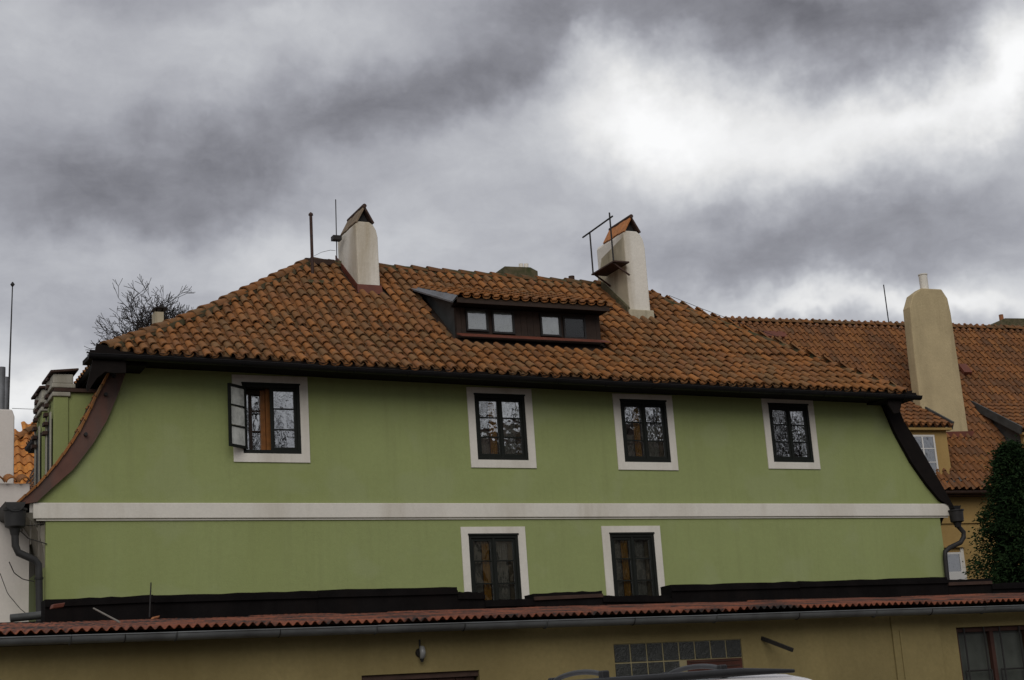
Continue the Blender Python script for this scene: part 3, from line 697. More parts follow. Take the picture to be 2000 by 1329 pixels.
for r_ in range(8):
    Y = ey-.06+r_*EXPO*math.cos(th)
    for c_ in range(17):
        X = dx0-.02+c_*DU*.97
        if X > dx1+.14: continue
        zs = dorm_z(Y)
        if prof(Y+.15)+dz(X) > dorm_z(Y+.15)+.12: continue
        dm.append(frame(Vector((X, Y, zs))+nU*random.uniform(0, .01), Vector((1, 0, 0)), tU, nU)); dc.append(tile_col(X, Y, .10+.25*math.exp(-((X-12.0)/.8)**2)))
        dpm.append(frame(Vector((X+DU/2, Y, zs))-nU*.02, Vector((1, 0, 0)), tU, nU)); dpc.append(tile_col(X, Y, .1))
tiles('dormer_tile', cover_mesh(), dm, dc, DORMER, 300, 'x')
joined('dormer_pan_tiles', pan_mesh(), dpm, dpc, TILE_A, DORMER)

# ---- chimneys with tented tile caps
def chimney(x0, x1, y0, y1, zb, zt, apex, sh, side_m, front_m, flash, cap_m):
    q = MB(); w_ = x1-x0
    prof_ = [(x0, zb), (x1, zb), (x1, zt-sh*1.9), (x1-.03, zt-sh), (x1-.09, zt-sh*.35), (x1-.17, zt), (x0+.03, zt), (x0, zt-.07)]
    q.prism([(x, y0, z) for x, z in prof_], (0, y1-y0, 0)); ch = part('chimney', q, front_m, HOUSE, .025)
    # the left flank: older plaster, swelling outwards to the rear
    q = MB(); q.prism([(x0-.006, y0+.03, zb), (x0-.006, y0+.03, zt-.14), (x0-.006, y1-.2, zt-.32), (x0-.006, y1-.02, zt-.75), (x0-.006, y1-.02, zb)], (.004, 0, 0)); part('flank_plaster', q, side_m, ch)
    q = MB(); n = 8; pts = []
    for k in range(n+1):
        a = math.pi*k/n; pts.append((x0+.05-.0*k, y1+.0+.22*math.sin(a)**.7, zb+.35+(zt-.78-zb)*k/n))
    q.prism([(x0+.04, y, z) for _, y, z in pts], (w_*.7, 0, 0)); part('rear_flue', q, side_m, ch, .03)
    cx = x0+w_*.42; hw = w_*.40
    for s in (-1, 1):
        nt_ = 4
        for k in range(nt_):
            ya = y0-.02+.92*k/nt_; yb = ya+.92/nt_+.03; e = .014*((k % 2))
            q = MB(); a = Vector((cx, 0, apex+e)); f_ = Vector((cx+s*hw, 0, zt-.03+e)); d_ = (f_-a); nrm = Vector((d_.z, 0, -d_.x)).normalized()*.02
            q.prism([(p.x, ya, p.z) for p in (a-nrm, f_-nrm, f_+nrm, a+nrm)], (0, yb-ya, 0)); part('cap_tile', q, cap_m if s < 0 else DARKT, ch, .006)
    q = MB(); q.tube([(cx, y0-.04, apex+.012), (cx, y0+.93, apex+.012)], .045, 8); part('cap_ridge', q, DARKT, ch)
    q = MB(); q.prism([(cx-hw*.7, y0+.10, zt-.02), (cx+hw*.7, y0+.10, zt-.02), (cx, y0+.10, apex-.06)], (0, .04, 0)); part('cap_shade_plate', q, IRON, ch)  # dark plate stands for the shade inside the open-ended cap
    if flash:
        q = MB(); q.add([(x0-.03, y0-.02, zb+.50), (x1+.02, y0-.02, zb+.50), (x1+.03, y0-.05, zb+.33), (x0-.04, y0-.05, zb+.33), (x1+.03, y0-.14, zb+.28), (x0-.05, y0-.14, zb+.28)], [(0, 1, 2, 3), (3, 2, 4, 5)])
        for k in range(2): pass
        q.prism([(x0-.012, y0, zb+.50), (x0-.012, y0, zb+.34), (x0-.012, y1+.1, zb+.34+(y1-y0+.1)*TB), (x0-.012, y1+.1, zb+.46+(y1-y0+.1)*TB)], (-.01, 0, 0))
        part('flashing', q, REDM, ch)
    return ch
zL = prof(2.36)+dz(10.6); zR = prof(2.2)+dz(16.7)
ch1 = chimney(10.42, 10.88, 2.36, 3.5, zL-.35, PY(700, 432, 2.36).z, PY(707, 404, 2.36).z, .16, CHIM, CHIM, True, mat('grey_cap_slab', (.20, .15, .10), .9, .3, 6))
ch2 = chimney(16.42, 16.92, 2.15, 3.4, zR-.35, PY(1230, 451, 2.15).z, PY(1226, 424, 2.15).z, .18, SOOT, CHIM, False, CAPIN)
q = MB(); q.prism([(16.41, 2.15, zR+.02), (16.41, 3.2, zR+.02+1.05*TB), (16.41, 3.2, zR+.16+1.05*TB), (16.41, 2.15, zR+.16)], (-.06, 0, 0)); part('flashing', q, MORTAR, ch2)
q = MB(); q.box(16.36, 16.96, 2.08, 2.149, zR-.2, zR+.10); part('plinth', q, SOOT, ch2, .02)
# walkway beside the right chimney
q = MB(); q.box(16.02, 16.40, 1.98, 3.0, 11.235, 11.265); WK = part('roof_walkway', q, RUST, HOUSE)
for y in (2.02, 2.95):
    q = MB(); q.tube([(16.04, y, 11.25), (16.04, y, 12.20 if y > 2.5 else 12.34)], .018, 6); part('railing_post', q, IRON, WK)
q = MB(); q.tube([(16.04, 1.90, 12.22), (16.04, 3.28, 12.19)], .02, 6); part('handrail', q, IRON, WK)
for y in (2.05, 2.9):
    q = MB(); q.bar((16.04, y, 11.23), (16.42, y, 10.98), .03, .03); part('strut', q, RUST, WK)
# vent pipe, lightning rod with box, wire
q = MB(); b0 = PY(611, 545, 2.7); q.tube([b0, PY(607, 420, 2.7)], .032, 8); q.tube([PY(607, 421, 2.7), PY(607, 418, 2.7), PY(606.5, 415, 2.7)], [.05, .045, .01], 8); part('vent_pipe', q, RUST, HOUSE)
q = MB(); a = PY(612, 545, 2.62); q.box(a.x-.16, a.x+.16, 2.45, 2.75, a.z-.13, a.z-.07); part('vent_base', q, MORTAR, HOUSE)
q = MB(); q.tube([PY(658, 512, 3.1), PY(655.5, 390, 3.1)], .011, 5); LR = part('lightning_rod', q, IRON, HOUSE)
q = MB(); c = PY(657, 466, 3.1); q.box(c.x-.09, c.x+.09, 3.02, 3.18, c.z-.045, c.z+.045); part('clamp_box', q, IRON, LR)
q = MB(); q.tube([PY(614, 500, 2.9), PY(628, 493, 2.95), PY(645, 489, 3.0), PY(655, 490, 3.05)], .005, 4); part('rod_wire', q, IRON, LR)
# conductor wire on the right hip
pts = [surf(hr(y), y)+Vector((0, 0, .20)) for y in (2.8, 2.3, 1.8, 1.3)]
q = MB(); q.tube(pts, .006, 4)
for p in pts: q.tube([p, p-Vector((0, 0, .17))], .008, 4)
part('conductor_wire', q, IRON, HOUSE)
# chimneys on the far slope, only their heads clear the ridge
q = MB(); a, c = PY(978, 520, 5.2), PY(1050, 530, 5.2); q.prism([(a.x, 5.2, 9.8), (c.x, 5.2, 9.8), (c.x, 5.2, c.z), (a.x+.75, 5.2, a.z+.02), (a.x+.1, 5.2, a.z)], (0, .6, 0)); CB = part('chimney', q, MORTAR, HOUSE, label='low chimney head beyond the ridge')
for px in (1018, 1028):
    q = MB(); p = PY(px, 524, 5.4); q.tube([p-Vector((0, 0, .1)), p+Vector((0, 0, .10))], .055, 8); part('chimney_pot', q, CHIM, CB)
q = MB(); a = PY(1116, 540, 3.6); q.tube([a-Vector((0, 0, .4)), a], .07, 8); part('vent_cowl', q, DARKT, HOUSE)
q = MB(); p = PY(309, 640, 4.6); q.box(p.x-.20, p.x+.16, 4.4, 4.9, 8.6, p.z-.02); q.box(p.x-.09, p.x+.09, 4.5, 4.75, p.z+.021, PY(311, 612, 4.6).z); CC = part('chimney', q, SOOT, HOUSE, label='small chimney with a black flat cap behind the hip')
q = MB(); p = PY(312, 603, 4.6); q.prism([(p.x-.13, 4.45, p.z-.02), (p.x+.13, 4.45, p.z-.02), (p.x, 4.45, p.z+.03)], (0, .4, 0)); part('chimney_cap', q, IRON, CC)
for s in (-.06, .06):
    q = MB(); q.tube([(p.x+s, 4.65, p.z-.16), (p.x+s, 4.65, p.z)], .015, 5); part('cap_leg', q, IRON, CC)

# ---- gabled dormers on the left mansard, seen edge on
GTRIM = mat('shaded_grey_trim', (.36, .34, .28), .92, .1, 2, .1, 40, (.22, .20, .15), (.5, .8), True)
def side_dormer(y0, y1, dzz):
    X0 = 4.36; q = MB()
    q.box(X0, 6.2, y0, y1, 6.3, 8.16+dzz); sdm = part('gable_dormer', q, GREEN, HOUSE)
    q = MB(); q.box(X0-.02, 6.3, y0-.06, y1+.06, 8.161+dzz, 8.22+dzz); part('dormer_coping', q, DARKT, sdm)
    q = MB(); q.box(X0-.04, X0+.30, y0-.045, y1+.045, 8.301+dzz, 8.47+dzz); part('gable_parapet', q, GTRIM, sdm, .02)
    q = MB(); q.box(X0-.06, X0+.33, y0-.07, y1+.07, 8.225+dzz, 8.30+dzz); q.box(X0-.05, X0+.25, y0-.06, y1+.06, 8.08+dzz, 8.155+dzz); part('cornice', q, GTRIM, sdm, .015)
    q = MB(); q.box(X0-.025, X0+.22, y0-.03, y0-.001, 6.4, 8.079+dzz); part('pilaster', q, GREEN, sdm, .01)
    q = MB(); q.prism([(X0-.09, y0-.1, 8.472+dzz), (X0+.38, y0-.1, 8.53+dzz), (X0+.38, y0-.1, 8.57+dzz), (X0-.09, y0-.1, 8.52+dzz)], (0, y1-y0+.2, 0)); part('parapet_cap', q, DARKT, sdm, .012)
    for k in range(7):
        q = MB(); z = 8.50-.15*k+dzz; q.box(X0-.085-.004*k, X0-.03, y0+.25+.05*k, y0+.42+.05*k, z-.06, z); part('gable_tile', q, DARKT, sdm)
    q = MB(); q.box(X0-.03, X0-.001, y0+.24, y1-.16, 6.35, 7.75+dzz); part('dormer_window', q, FRAMEM, sdm)
    for ya in (y0+.15, y1-.159):
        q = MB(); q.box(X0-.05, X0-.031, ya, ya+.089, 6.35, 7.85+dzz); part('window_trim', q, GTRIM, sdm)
side_dormer(.9, 1.65, -.36); side_dormer(2.1, 2.85, -.36)
q = MB(); q.tube([PY(173, 742, 1.2), PY(174, 690, 1.2)], .014, 5); q.tube([PY(169, 689, 1.2), PY(186, 689, 1.2)], .014, 5); part('snow_rail_post', q, IRON, HOUSE)

# ================================================================== SHED IN FRONT
SHED = thing('shed', (9, -8, 0), 'long low ochre shed with a red corrugated roof and grey gutter', 'shed')
SY = -9.72
def sx(px, py=1260): return PY(px, py, SY).x
gb0, gb1 = sx(1198, 1259), sx(1447, 1249); gbt = PY(1198, 1258.5, SY).z; bs = (gb1-gb0)/8
bw0 = PY(1867, 1226, SY); holes = [[(gb0, gbt-2*bs), (gb1, gbt-2*bs), (gb1, gbt), (gb0, gbt)],
     [(bw0.x, 1.0), (bw0.x+1.75, 1.0), (bw0.x+1.75, bw0.z), (bw0.x, bw0.z)]]
dr0, dr1 = PY(706, 1318, SY), PY(936, 1309, SY)
holes.append([(dr0.x, .02), (dr1.x, .02), (dr1.x, dr1.z), (dr0.x, dr1.z)])
q = MB(); q.plate([(-3, 0), (21.5, 0), (21.5, 2.80), (-3, 2.80)], holes, SY, SY+.25); part('wall', q, SHEDW, SHED)
q = MB(); q.box(-3, -2.75, SY+.251, -6, 0, 2.8); q.box(21.25, 21.5, SY+.251, -6, 0, 2.8); q.box(-3, 21.5, -5.95, -5.75, 0, 3.28); part('side_wall', q, SHEDW, SHED)
p0, p1 = PY(1747, 1290, SY).x, PY(1840, 1290, SY).x
q = MB(); q.box(p0, p1, SY-.03, SY-.001, 0, 2.78); part('pilaster', q, SHEDW, SHED, .006)
q = MB(); q.box(p0+.10, p0+.13, SY-.045, SY-.031, 0, 2.6); part('conduit', q, SHEDW, SHED)
# glass blocks
GB = mat('glass_block', (.02, .021, .017), .25, .3, 14, .5, 60, spec=.5)
q = MB(); q.box(gb0, gb1, SY+.014, SY+.2, gbt-2*bs, gbt); GW = part('glass_block_window', q, mat('block_mortar', (.26, .22, .12), .95), SHED)
bm = MB(); h = bs*.46; bm.obox((0, 0, 0), (h, 0, 0), (0, .03, 0), (0, 0, h)); bme = bm.mesh('glass_block'); bme.materials.append(GB)
for r_ in range(2):
    for c_ in range(8):
        if r_ == 1 and c_ > 3: continue
        piece('glass_block', bme, GW, Matrix.Translation((gb0+bs*(c_+.5), SY+.035, gbt-bs*(r_+.5))))
q = MB(); q.box(gb0+bs*4.45, gb1-.01, SY+.004, SY+.0135, gbt-2*bs, gbt-bs*1.02); part('board_panel', q, mat('red_brown_board', (.06, .018, .010), .7, .3, 5), GW)
for k in range(3):
    q = MB(); q.box(gb0+bs*4.6, gb1-.05, SY-.004, SY+.0035, gbt-bs*(1.15+.28*k), gbt-bs*(1.10+.28*k)); part('board_slat', q, DARKT, GW)
# door
q = MB(); q.box(dr0.x+.03, dr1.x-.03, SY+.08, SY+.13, .02, dr1.z-.03)
DOOR = part('door', q, mat('dark_brown_door', (.035, .014, .009), .7, .3, 5, streak=True), SHED)
q = MB(); q.box(dr0.x, dr1.x, SY+.03, SY+.079, dr1.z-.06, dr1.z-.001); part('door_frame', q, DARKT, DOOR)
for k in range(6):
    a = dr0.x+.04+(dr1.x-dr0.x-.08)*k/6; q = MB(); q.box(a, a+(dr1.x-dr0.x-.08)/6-.012, SY+.066, SY+.0795, .05, dr1.z-.062); part('plank', q, mat('brown_plank', (.04, .016, .010), .75, .3, 6), DOOR)
# barred window
bx = bw0.x; bz = bw0.z
q = MB()
for x in (bx, bx+.58, bx+1.17, bx+1.69): q.box(x+.001, x+.06, SY+.05, SY+.11, 1.0, bz)
q.box(bx+.06, bx+1.69, SY+.052, SY+.108, bz-.06, bz)
BW = part('barred_window', q, mat('reddish_frame', (.045, .018, .012), .7, .3), SHED)
q = MB(); q.box(bx, bx+1.75, SY+.115, SY+.12, 1.0, bz); part('window_pane', q, mat('dusty_glass', (.055, .06, .05), .35, .35, 3, spec=.5), BW)
for k in range(6):
    x = bx+.17+.295*k - (.0 if k % 2 else .03); q = MB(); q.tube([(x, SY+.02, 1.0), (x, SY+.02, bz-.01)], .011, 5); part('bar', q, IRON, BW)
for k in range(3):
    x = bx+.10+.58*k; q = MB()
    for a, c in (((x, bz-.55), (x+.42, bz-.55)), ((x, bz-.55), (x, bz-.9)), ((x+.42, bz-.55), (x+.42, bz-.9))): q.tube([(a[0], SY+.03, a[1]), (c[0], SY+.03, c[1])], .011, 5)
    part('bar_hoop', q, IRON, BW)
# gutter and roof sheets
gz = 2.862
segs = [(-2.6, .3), (.3, 2.75), (2.75, 3.78), (3.78, 5.9), (5.9, 7.9), (7.9, 10.1), (10.1, 12.4), (12.4, 14.1), (14.1, 16.3), (16.3, 18.6), (18.6, 21.2)]
for k, (a, b_) in enumerate(segs):
    o = gutter([(a+.002, -10, gz-.0016*a+random.uniform(-.003, .003)), (b_-.002, -10, gz-.0016*b_+random.uniform(-.003, .003))], .075, SGUT, SHED)
    q = MB(); x = b_-.01; q.tube([(x, -10+.08*math.cos(math.pi*j/8), gz-.0016*x-.08*math.sin(math.pi*j/8)) for j in range(9)], .009, 5); part('gutter_clip', q, DZINC, SHED)
    x = (a+b_)/2; q = MB(); q.tube([(x, -10+.079*math.cos(math.pi*j/8), gz-.0016*x-.079*math.sin(math.pi*j/8)) for j in range(9)], .006, 5); part('gutter_clip', q, IRON, SHED)
q = MB(); q.box(-3, 21.5, SY-.02, SY+.1, 2.801, 2.86); part('wall_plate', q, DARKW, SHED)
sw_, x = .95, -2.9; k = 0
while x < 21.3:
    q = MB(); n = 80; z0, z1 = 2.915+random.uniform(-.008, .008), 3.345+random.uniform(-.008, .008); y0 = -10.03+random.uniform(-.025, .025)
    A, B, A2, B2 = [], [], [], []
    for i in range(n+1):
        xx = x+1.0*i/n; h = .019*math.cos(2*math.pi*xx/.095)
        A.append((xx, y0, z0+h+.002*(k % 2))); B.append((xx, -5.9, z1+h+.002*(k % 2))); A2.append((xx, y0, z0+h-.005)); B2.append((xx, -5.9, z1+h-.005))
    q.strip(A, B, True); q.strip(B2, A2, True); q.strip(A2, A); part('corrugated_sheet', q, CORR, SHED); x += sw_; k += 1
# tarred firewall above the shed roof, in stepped panels
FY = -5.9
FW = [((88,1171), (300,1163)), ((300,1164), (620,1154)), ((620,1153), (893,1147)), ((893,1157), (946,1157)), ((946,1173), (1042,1170)), ((1042,1160), (1176,1154)), ((1176,1164), (1310,1163)), ((1310,1143), (1560,1136)), ((1560,1136), (1850,1127)), ((1850,1133), (1935,1130)), ((1935,1140), (2060,1137))]
for a, c in FW:
    A, C_ = PY(*a, FY), PY(*c, FY); q = MB(); n = 10; top = []
    for k in range(n+1):
        u = k/n; top.append((A.x+(C_.x-A.x)*u, FY, A.z+(C_.z-A.z)*u+random.uniform(-.008, .008)))
    q.prism([(C_.x-.003, FY, 2.9), *[(min(x_, C_.x-.003), y_, z_) for x_, y_, z_ in top[::-1]], (A.x, FY, 2.9)], (0, .3, 0)); o = part('firewall_panel', q, TAR, SHED)
    q = MB(); q.bar(Vector(top[0])+Vector((0, -.015, -.07)), Vector(top[-1])+Vector((-.004, -.015, -.07)), .03, .05); part('felt_strip', q, DARKT if random.random() < .3 else TAR, SHED)
q = MB(); A = PY(0, 1213, -5.9); q.box(-2, PY(88, 1205, -5.9).x, -5.9, -5.6, 2.9, A.z-.02); part('firewall_panel', q, TAR, SHED)
# lamp and iron arm
c = PY(822, 1275, SY-.04); q = MB(); q.tube([c+Vector((0, .04, 0)), c+Vector((0, .0, 0))], [.05, .047], 14); 
LP = part('wall_lamp', q, IRON, SHED)
q = MB(); q.tube([c+Vector((0, 0, .06)), c+Vector((0, -.04, .045)), c+Vector((0, -.055, 0)), c+Vector((0, -.04, -.045)), c+Vector((0, 0, -.07))], [.014, .03, .034, .03, .014], 10); part('lamp_glass', q, mat('dusty_lamp_glass', (.22, .22, .21), .3, .2, 8, spec=.5), LP)
q = MB(); q.tube([c+Vector((0, -.02, -.065)), c+Vector((0, -.02, -.10))], [.026, .014], 8); part('lamp_socket', q, IRON, LP)
q = MB(); q.tube([c+Vector((0, .02, .05)), c+Vector((0, .02, .14))], .010, 6); part('lamp_cable', q, IRON, LP)
a = PY(1488, 1247, SY); e = PY(1548, 1270, SY-.45); q = MB(); q.bar(a, e, .03, .045); part('awning_arm', q, IRON, SHED)
# odds and ends lying on the shed roof
a, e = PY(183, 1192, -6.4), PY(233, 1221, -9.2); q = MB(); q.tube([a+Vector((0, 0, .02)), e+Vector((0, 0, .03))], .011, 6); solo('wooden_stick', q, mat('grey_stick', (.2, .18, .15), .9), 'thin pale stick leaning on the dark firewall above the shed roof', 'stick')
a = PY(295, 1138, -6.2); e = PY(292, 1206, -6.2); q = MB(); q.tube([a, e], [.008, .012], 5); solo('iron_rod', q, IRON, 'thin upright iron rod before the green wall on the shed roof', 'rod')
def debris(px, py, r, m, label, cat, nm):
    c = PY(px, py, -6.25); q = MB(); vs_ = []
    q.obox(c, Vector((r*1.6, .02, .01)), Vector((-.01, r, 0)), Vector((.01, 0, r*.6))); solo(nm, q, m, label, cat, bevel=.01)
debris(112, 1184, .045, REDM, 'broken red tile lump on the firewall foot by the downpipe', 'rubble', 'tile_fragment')
debris(303, 1207, .028, TERRA, 'clay tile shard lying at the foot of the upright rod', 'rubble', 'tile_shard')
q = MB(); q.tube([PY(20, 1208, -5.3), PY(90, 1201, -5.3)], .05, 8); solo('roof_edge_pipe', q, DZINC, 'grey horizontal pipe along the white annex foot', 'pipe')

# ================================================================== OCHRE HOUSE, RIGHT
b5 = rad(5); OA = Vector((math.cos(b5), -math.sin(b5), 0)); OB = Vector((math.sin(b5), math.cos(b5), 0)); OZ = Vector((0, 0, 1))
E0 = PY(1890, 957, 6.7); OP = rad(52); OT = OB*math.cos(OP)+OZ*math.sin(OP); ON = OA.cross(OT)
OLEN = 7.29
def OR(a, s, n=0.0): return E0 + OA*a + OT*s + ON*n
def onO(px, py):
    r = ray(px, py); t = (E0-CAM).dot(ON)/r.dot(ON); P = CAM+r*t; d = P-E0; return d.dot(OA), d.dot(OT)
OH = thing('ochre_house', (E0.x, E0.y+.4, 0), 'ochre yellow house with orange pantile roof and tall plastered chimney', 'house')
def ob(a0, a1, d0, d1, z0, z1):                          # box in the house's own axes, from the eave point
    c = E0+OA*(a0+a1)/2+OB*(d0+d1)/2; c.z = (z0+z1)/2; mb = MB(); mb.obox(c, OA*(a1-a0)/2, OB*(d1-d0)/2, OZ*(z1-z0)/2); return mb
ez = E0.z
wv0, wv1 = PY(1846, 1082, 7.0), PY(1884, 1131, 7.0)
part('wall', ob(-4.0, 11, .35, .75, 0, ez-.02), OCHRE, OH)
dk = MB(); A = [OR(-7, -.02, -.05), OR(12, -.02, -.05)]; B = [OR(-7, OLEN, -.05), OR(12, OLEN, -.05)]; dk.strip(A, B); Cc_ = [p+OB*9-OZ*(OLEN*math.sin(OP)) for p in B]; dk.strip(B, Cc_)
OROOF = part('roof', dk, DECK, OH)
PALO = [(.265, .108, .034), (.24, .096, .032), (.22, .09, .032), (.20, .085, .034), (.175, .08, .036)]
ca0, cs0 = onO(1852, 853); ca1, _ = onO(1896, 852)
om, oc = [], []; r_ = 0; s = 0.0
d1a, d1s = onO(1762, 800); 
while s < OLEN-.15:
    a = -6.6
    while a < 8.5:
        om.append(frame(OR(a+random.uniform(-.008, .008), s+random.uniform(-.012, .012), .012+random.uniform(0, .008)), OA, OT, ON)); oc.append(tile_col(a+40, s, .0, PALO)); a += .224
    s += .335; r_ += 1
tiles('roof_tile', s_tile_mesh(), om, oc, OROOF, 300, 'far_roof_tiles')
run_tiles([OR(a, OLEN, .05) for a in np.linspace(-6.8, 9, 6)], OROOF, .36, .05, .3)
# eave: dark boards and gutter
part('eave_board', ob(-6.8, 9, -.02, .34, ez-.14, ez-.04), DARKT, OH)
gutter([E0+OA*-6.8-OB*.1-OZ*.06, E0+OA*9-OB*.1-OZ*.06], .06, DARKT, OH)
part('wall_band', ob(-4, 9, .30, .349, PY(1900, 1022, 7).z, PY(1900, 1012, 7).z), OCHRE, OH)
# the window beside the green house's corner
wv = MB()
def owin(px0, py0, px1, py1, d, nm, m_frame, rows, parent):
    # a framed window in the plane at depth d of the ochre axes
    def onW(px, py):
        r = ray(px, py); n = OB; P0 = E0+OB*d; t = (P0-CAM).dot(n)/r.dot(n); P = CAM+r*t; return (P-E0).dot(OA), P.z
    a0, z1 = onW(px0, py0); a1, z0 = onW(px1, py1); f = .05
    q = MB()
    for bx_ in ((a0, a0+f, z0, z1), (a1-f, a1, z0, z1), (a0+f, a1-f, z1-f, z1), (a0+f, a1-f, z0, z0+f)):
        o = ob(bx_[0], bx_[1], d-.03, d, bx_[2], bx_[3]); q.add(o.v, o.f)
    wn_ = part(nm, q, m_frame, parent)
    part('pane', ob(a0+f, a1-f, d-.014, d-.010, z0+f, z1-f), glass_mat('ochre_glass', .25, (.1, .12, .12), .35), wn_)
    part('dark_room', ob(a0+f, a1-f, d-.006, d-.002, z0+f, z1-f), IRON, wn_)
    if rows > 1:
        m_ = (a0+a1)/2; part('mullion', ob(m_-.02, m_+.02, d-.028, d-.015, z0+f, z1-f), m_frame, wn_)
        for k in range(1, rows):
            z = z0+(z1-z0)*k/rows; part('glazing_bar', ob(a0+f, a1-f, d-.026, d-.016, z-.012, z+.012), m_frame, wn_)
    return a0, a1, z0, z1, wn_
a0, a1, z0, z1, w0 = owin(1838, 1080, 1882, 1131, .345, 'window', WHITEP, 1, OH)
part('window_jamb', ob(a1+.001, a1+.09, .31, .347, z0-.25, z1+.12), TRIM, w0); part('window_sill', ob(a0, a1-.0, .26, .31, z0-.02, z0+.19), WHITEP, w0)
part('drip_board', ob(a0, a1+.12, .25, .347, z1+.121, z1+.17), OCHRE, w0)
# the tall chimney
cp = [(1893, 852), (1857.5, 612), (1851, 583), (1839, 565), (1800, 563), (1784, 575), (1777, 600), (1787, 700), (1798, 790), (1804, 852)]
q = MB(); cs_ = cs0
P0 = OR(ca1, cs0)
def onC(px, py, off=0.0):
    r = ray(px, py); t = (P0+OB*off-CAM).dot(OB)/r.dot(OB); return CAM+r*t
pts = [onC(*c) for c in cp]; pts[-1].z -= .8; pts[0].z -= .3
q.prism(pts, OB*.36); OC = part('chimney', q, OCHIM, OH, .03)
q = MB(); p = onC(1806, 566, .18); q.tube([p-OZ*.1, p+OZ*.42], .12, 12); q.tube([p+OZ*.421, p+OZ*.45], .135, 12); part('flue_pipe', q, CHIM, OC)
q = MB(); q.prism([onC(1815, 845), onC(1899, 843), onC(1901, 853), onC(1815, 858)], -OB*.06); part('flashing', q, REDM, OC)
# dormers of the ochre house: shed roofs, plastered fronts
def odormer(fa, fz_pts, verge_side, up_len, pitch, nm, win=None):
    pass
def shed_dormer(pl, pr, d, drop, pitch, length, win=None, left_board=False):
    # front eave runs from pixel pl to pr in the plane at depth d from the eave line
    def onW(px, py):
        r = ray(px, py); t = (E0+OB*d-CAM).dot(OB)/r.dot(OB); P = CAM+r*t; return (P-E0).dot(OA), P.z
    a0, zz0 = onW(*pl); a1, zz1 = onW(*pr); z = (zz0+zz1)/2
    T = OB*math.cos(pitch)+OZ*math.sin(pitch); N_ = OA.cross(T)
    base = E0+OB*d; base.z = z
    D = part('dormer', ob(a0+.12, a1-.12, d+.16, d+.26, z-drop, z-.03), OCHRE, OH)
    for a in (a0+.121, a1-.16):
        p = [base+OA*a+OB*.261-OZ*drop, base+OA*a+OB*.261-OZ*.02, base+OA*a+OB*(.2+length*math.cos(pitch))+OZ*(length*math.sin(pitch)-.05)]
        p.append(base+OA*a+OB*(drop/math.tan(OP)+.1)); q_ = MB(); q_.prism(p, OA*.04); part('cheek', q_, DZINC, D)
    q_ = MB(); q_.obox(base+OA*(a0+a1)/2+T*length/2-N_*.045, OA*(a1-a0)/2, T*length/2, N_*.02); part('dormer_roof', q_, DECK, D)
    part('dormer_eave', ob(a0+.02, a1-.02, d+.02, d+.159, z-.13, z-.07), OCHRE, D)
    for a in ((a0-.01, a1+.01) if left_board else (a1+.01,)):
        q_ = MB(); q_.bar(base+OA*a-N_*.02, base+OA*a+T*length-N_*.02, .05, .22, up=N_); part('verge_board', q_, DZINC, D)
    tm_, tc_ = [], []; s = -.04; r2 = 0
    while s < length-.2:
        a = a0+.1
        while a < a1-.02:
            tm_.append(frame(base+OA*a+T*s+N_*random.uniform(0, .008), OA, T, N_)); tc_.append(tile_col(a, s, .15, PALO)); a += .224
        s += .335; r2 += 1
    tiles('dormer_tile', s_tile_mesh(), tm_, tc_, D, 300, 'x')
    return D
D1 = shed_dormer((1735, 826), (1861, 834), .22, 1.6, rad(30), 2.9)
owin(1779, 851, 1833, 928, .80, 'dormer_window', WHITEP, 3, D1) if False else None
a0, a1, z0, z1, w1 = owin(1775, 850, 1834, 930, .375, 'window', WHITEP, 3, OH)
q = MB(); 
def onD(px, py, d):
    r = ray(px, py); t = (E0+OB*d-CAM).dot(OB)/r.dot(OB); return CAM+r*t
q.prism([onD(1838, 935, .3), onD(1888, 932, .3), onD(1880, 940, .2), onD(1838, 944, .2)], -OB*.03); q.prism([onD(1866, 905, .8), onD(1872, 902, .8), onD(1888, 932, .5), onD(1880, 934, .5)], -OB*.03); part('dormer_flashing', q, DZINC, OH)
D2 = shed_dormer((1996, 838), (2120, 842), .25, 1.7, rad(30), 3.2, None, True)
# small roof things
p = onO(1512, 657); q = MB(); q.obox(OR(p[0], p[1], .06), OA*.36, OT*.13, ON*.04); SK = part('roof_hatch', q, REDM, OH, .01)
p = onO(1880, 728); q = MB(); q.obox(OR(p[0]+.02, p[1], .10), OA*.14, OT*.2, ON*.08); part('skylight', q, REDM, OH, .01)
p = OR(onO(1733, 632)[0], OLEN); q = MB(); top = p + (onD(1722, 551, 4.2)-onD(1733, 632, 4.2)); q.tube([p, top], .018, 5); part('lightning_rod', q, IRON, OH)
q = MB(); a = OR(onO(1985, 640)[0], OLEN)+OB*.8; q.prism([a+OA*-.35-OZ*.6, a+OA*1.2-OZ*.6, a+OA*1.2+OZ*.62, a+OA*.2+OZ*.60, a+OA*-.35+OZ*.36], OB*.8); part('chimney', q, MORTAR, OH, label='dark chimney head beyond the ochre ridge')
q = MB(); q.tube([a+OA*.30+OB*.3+OZ*.6, a+OA*.30+OB*.3+OZ*.80], .07, 8); part('chimney_pot', q, TERRA, OH)

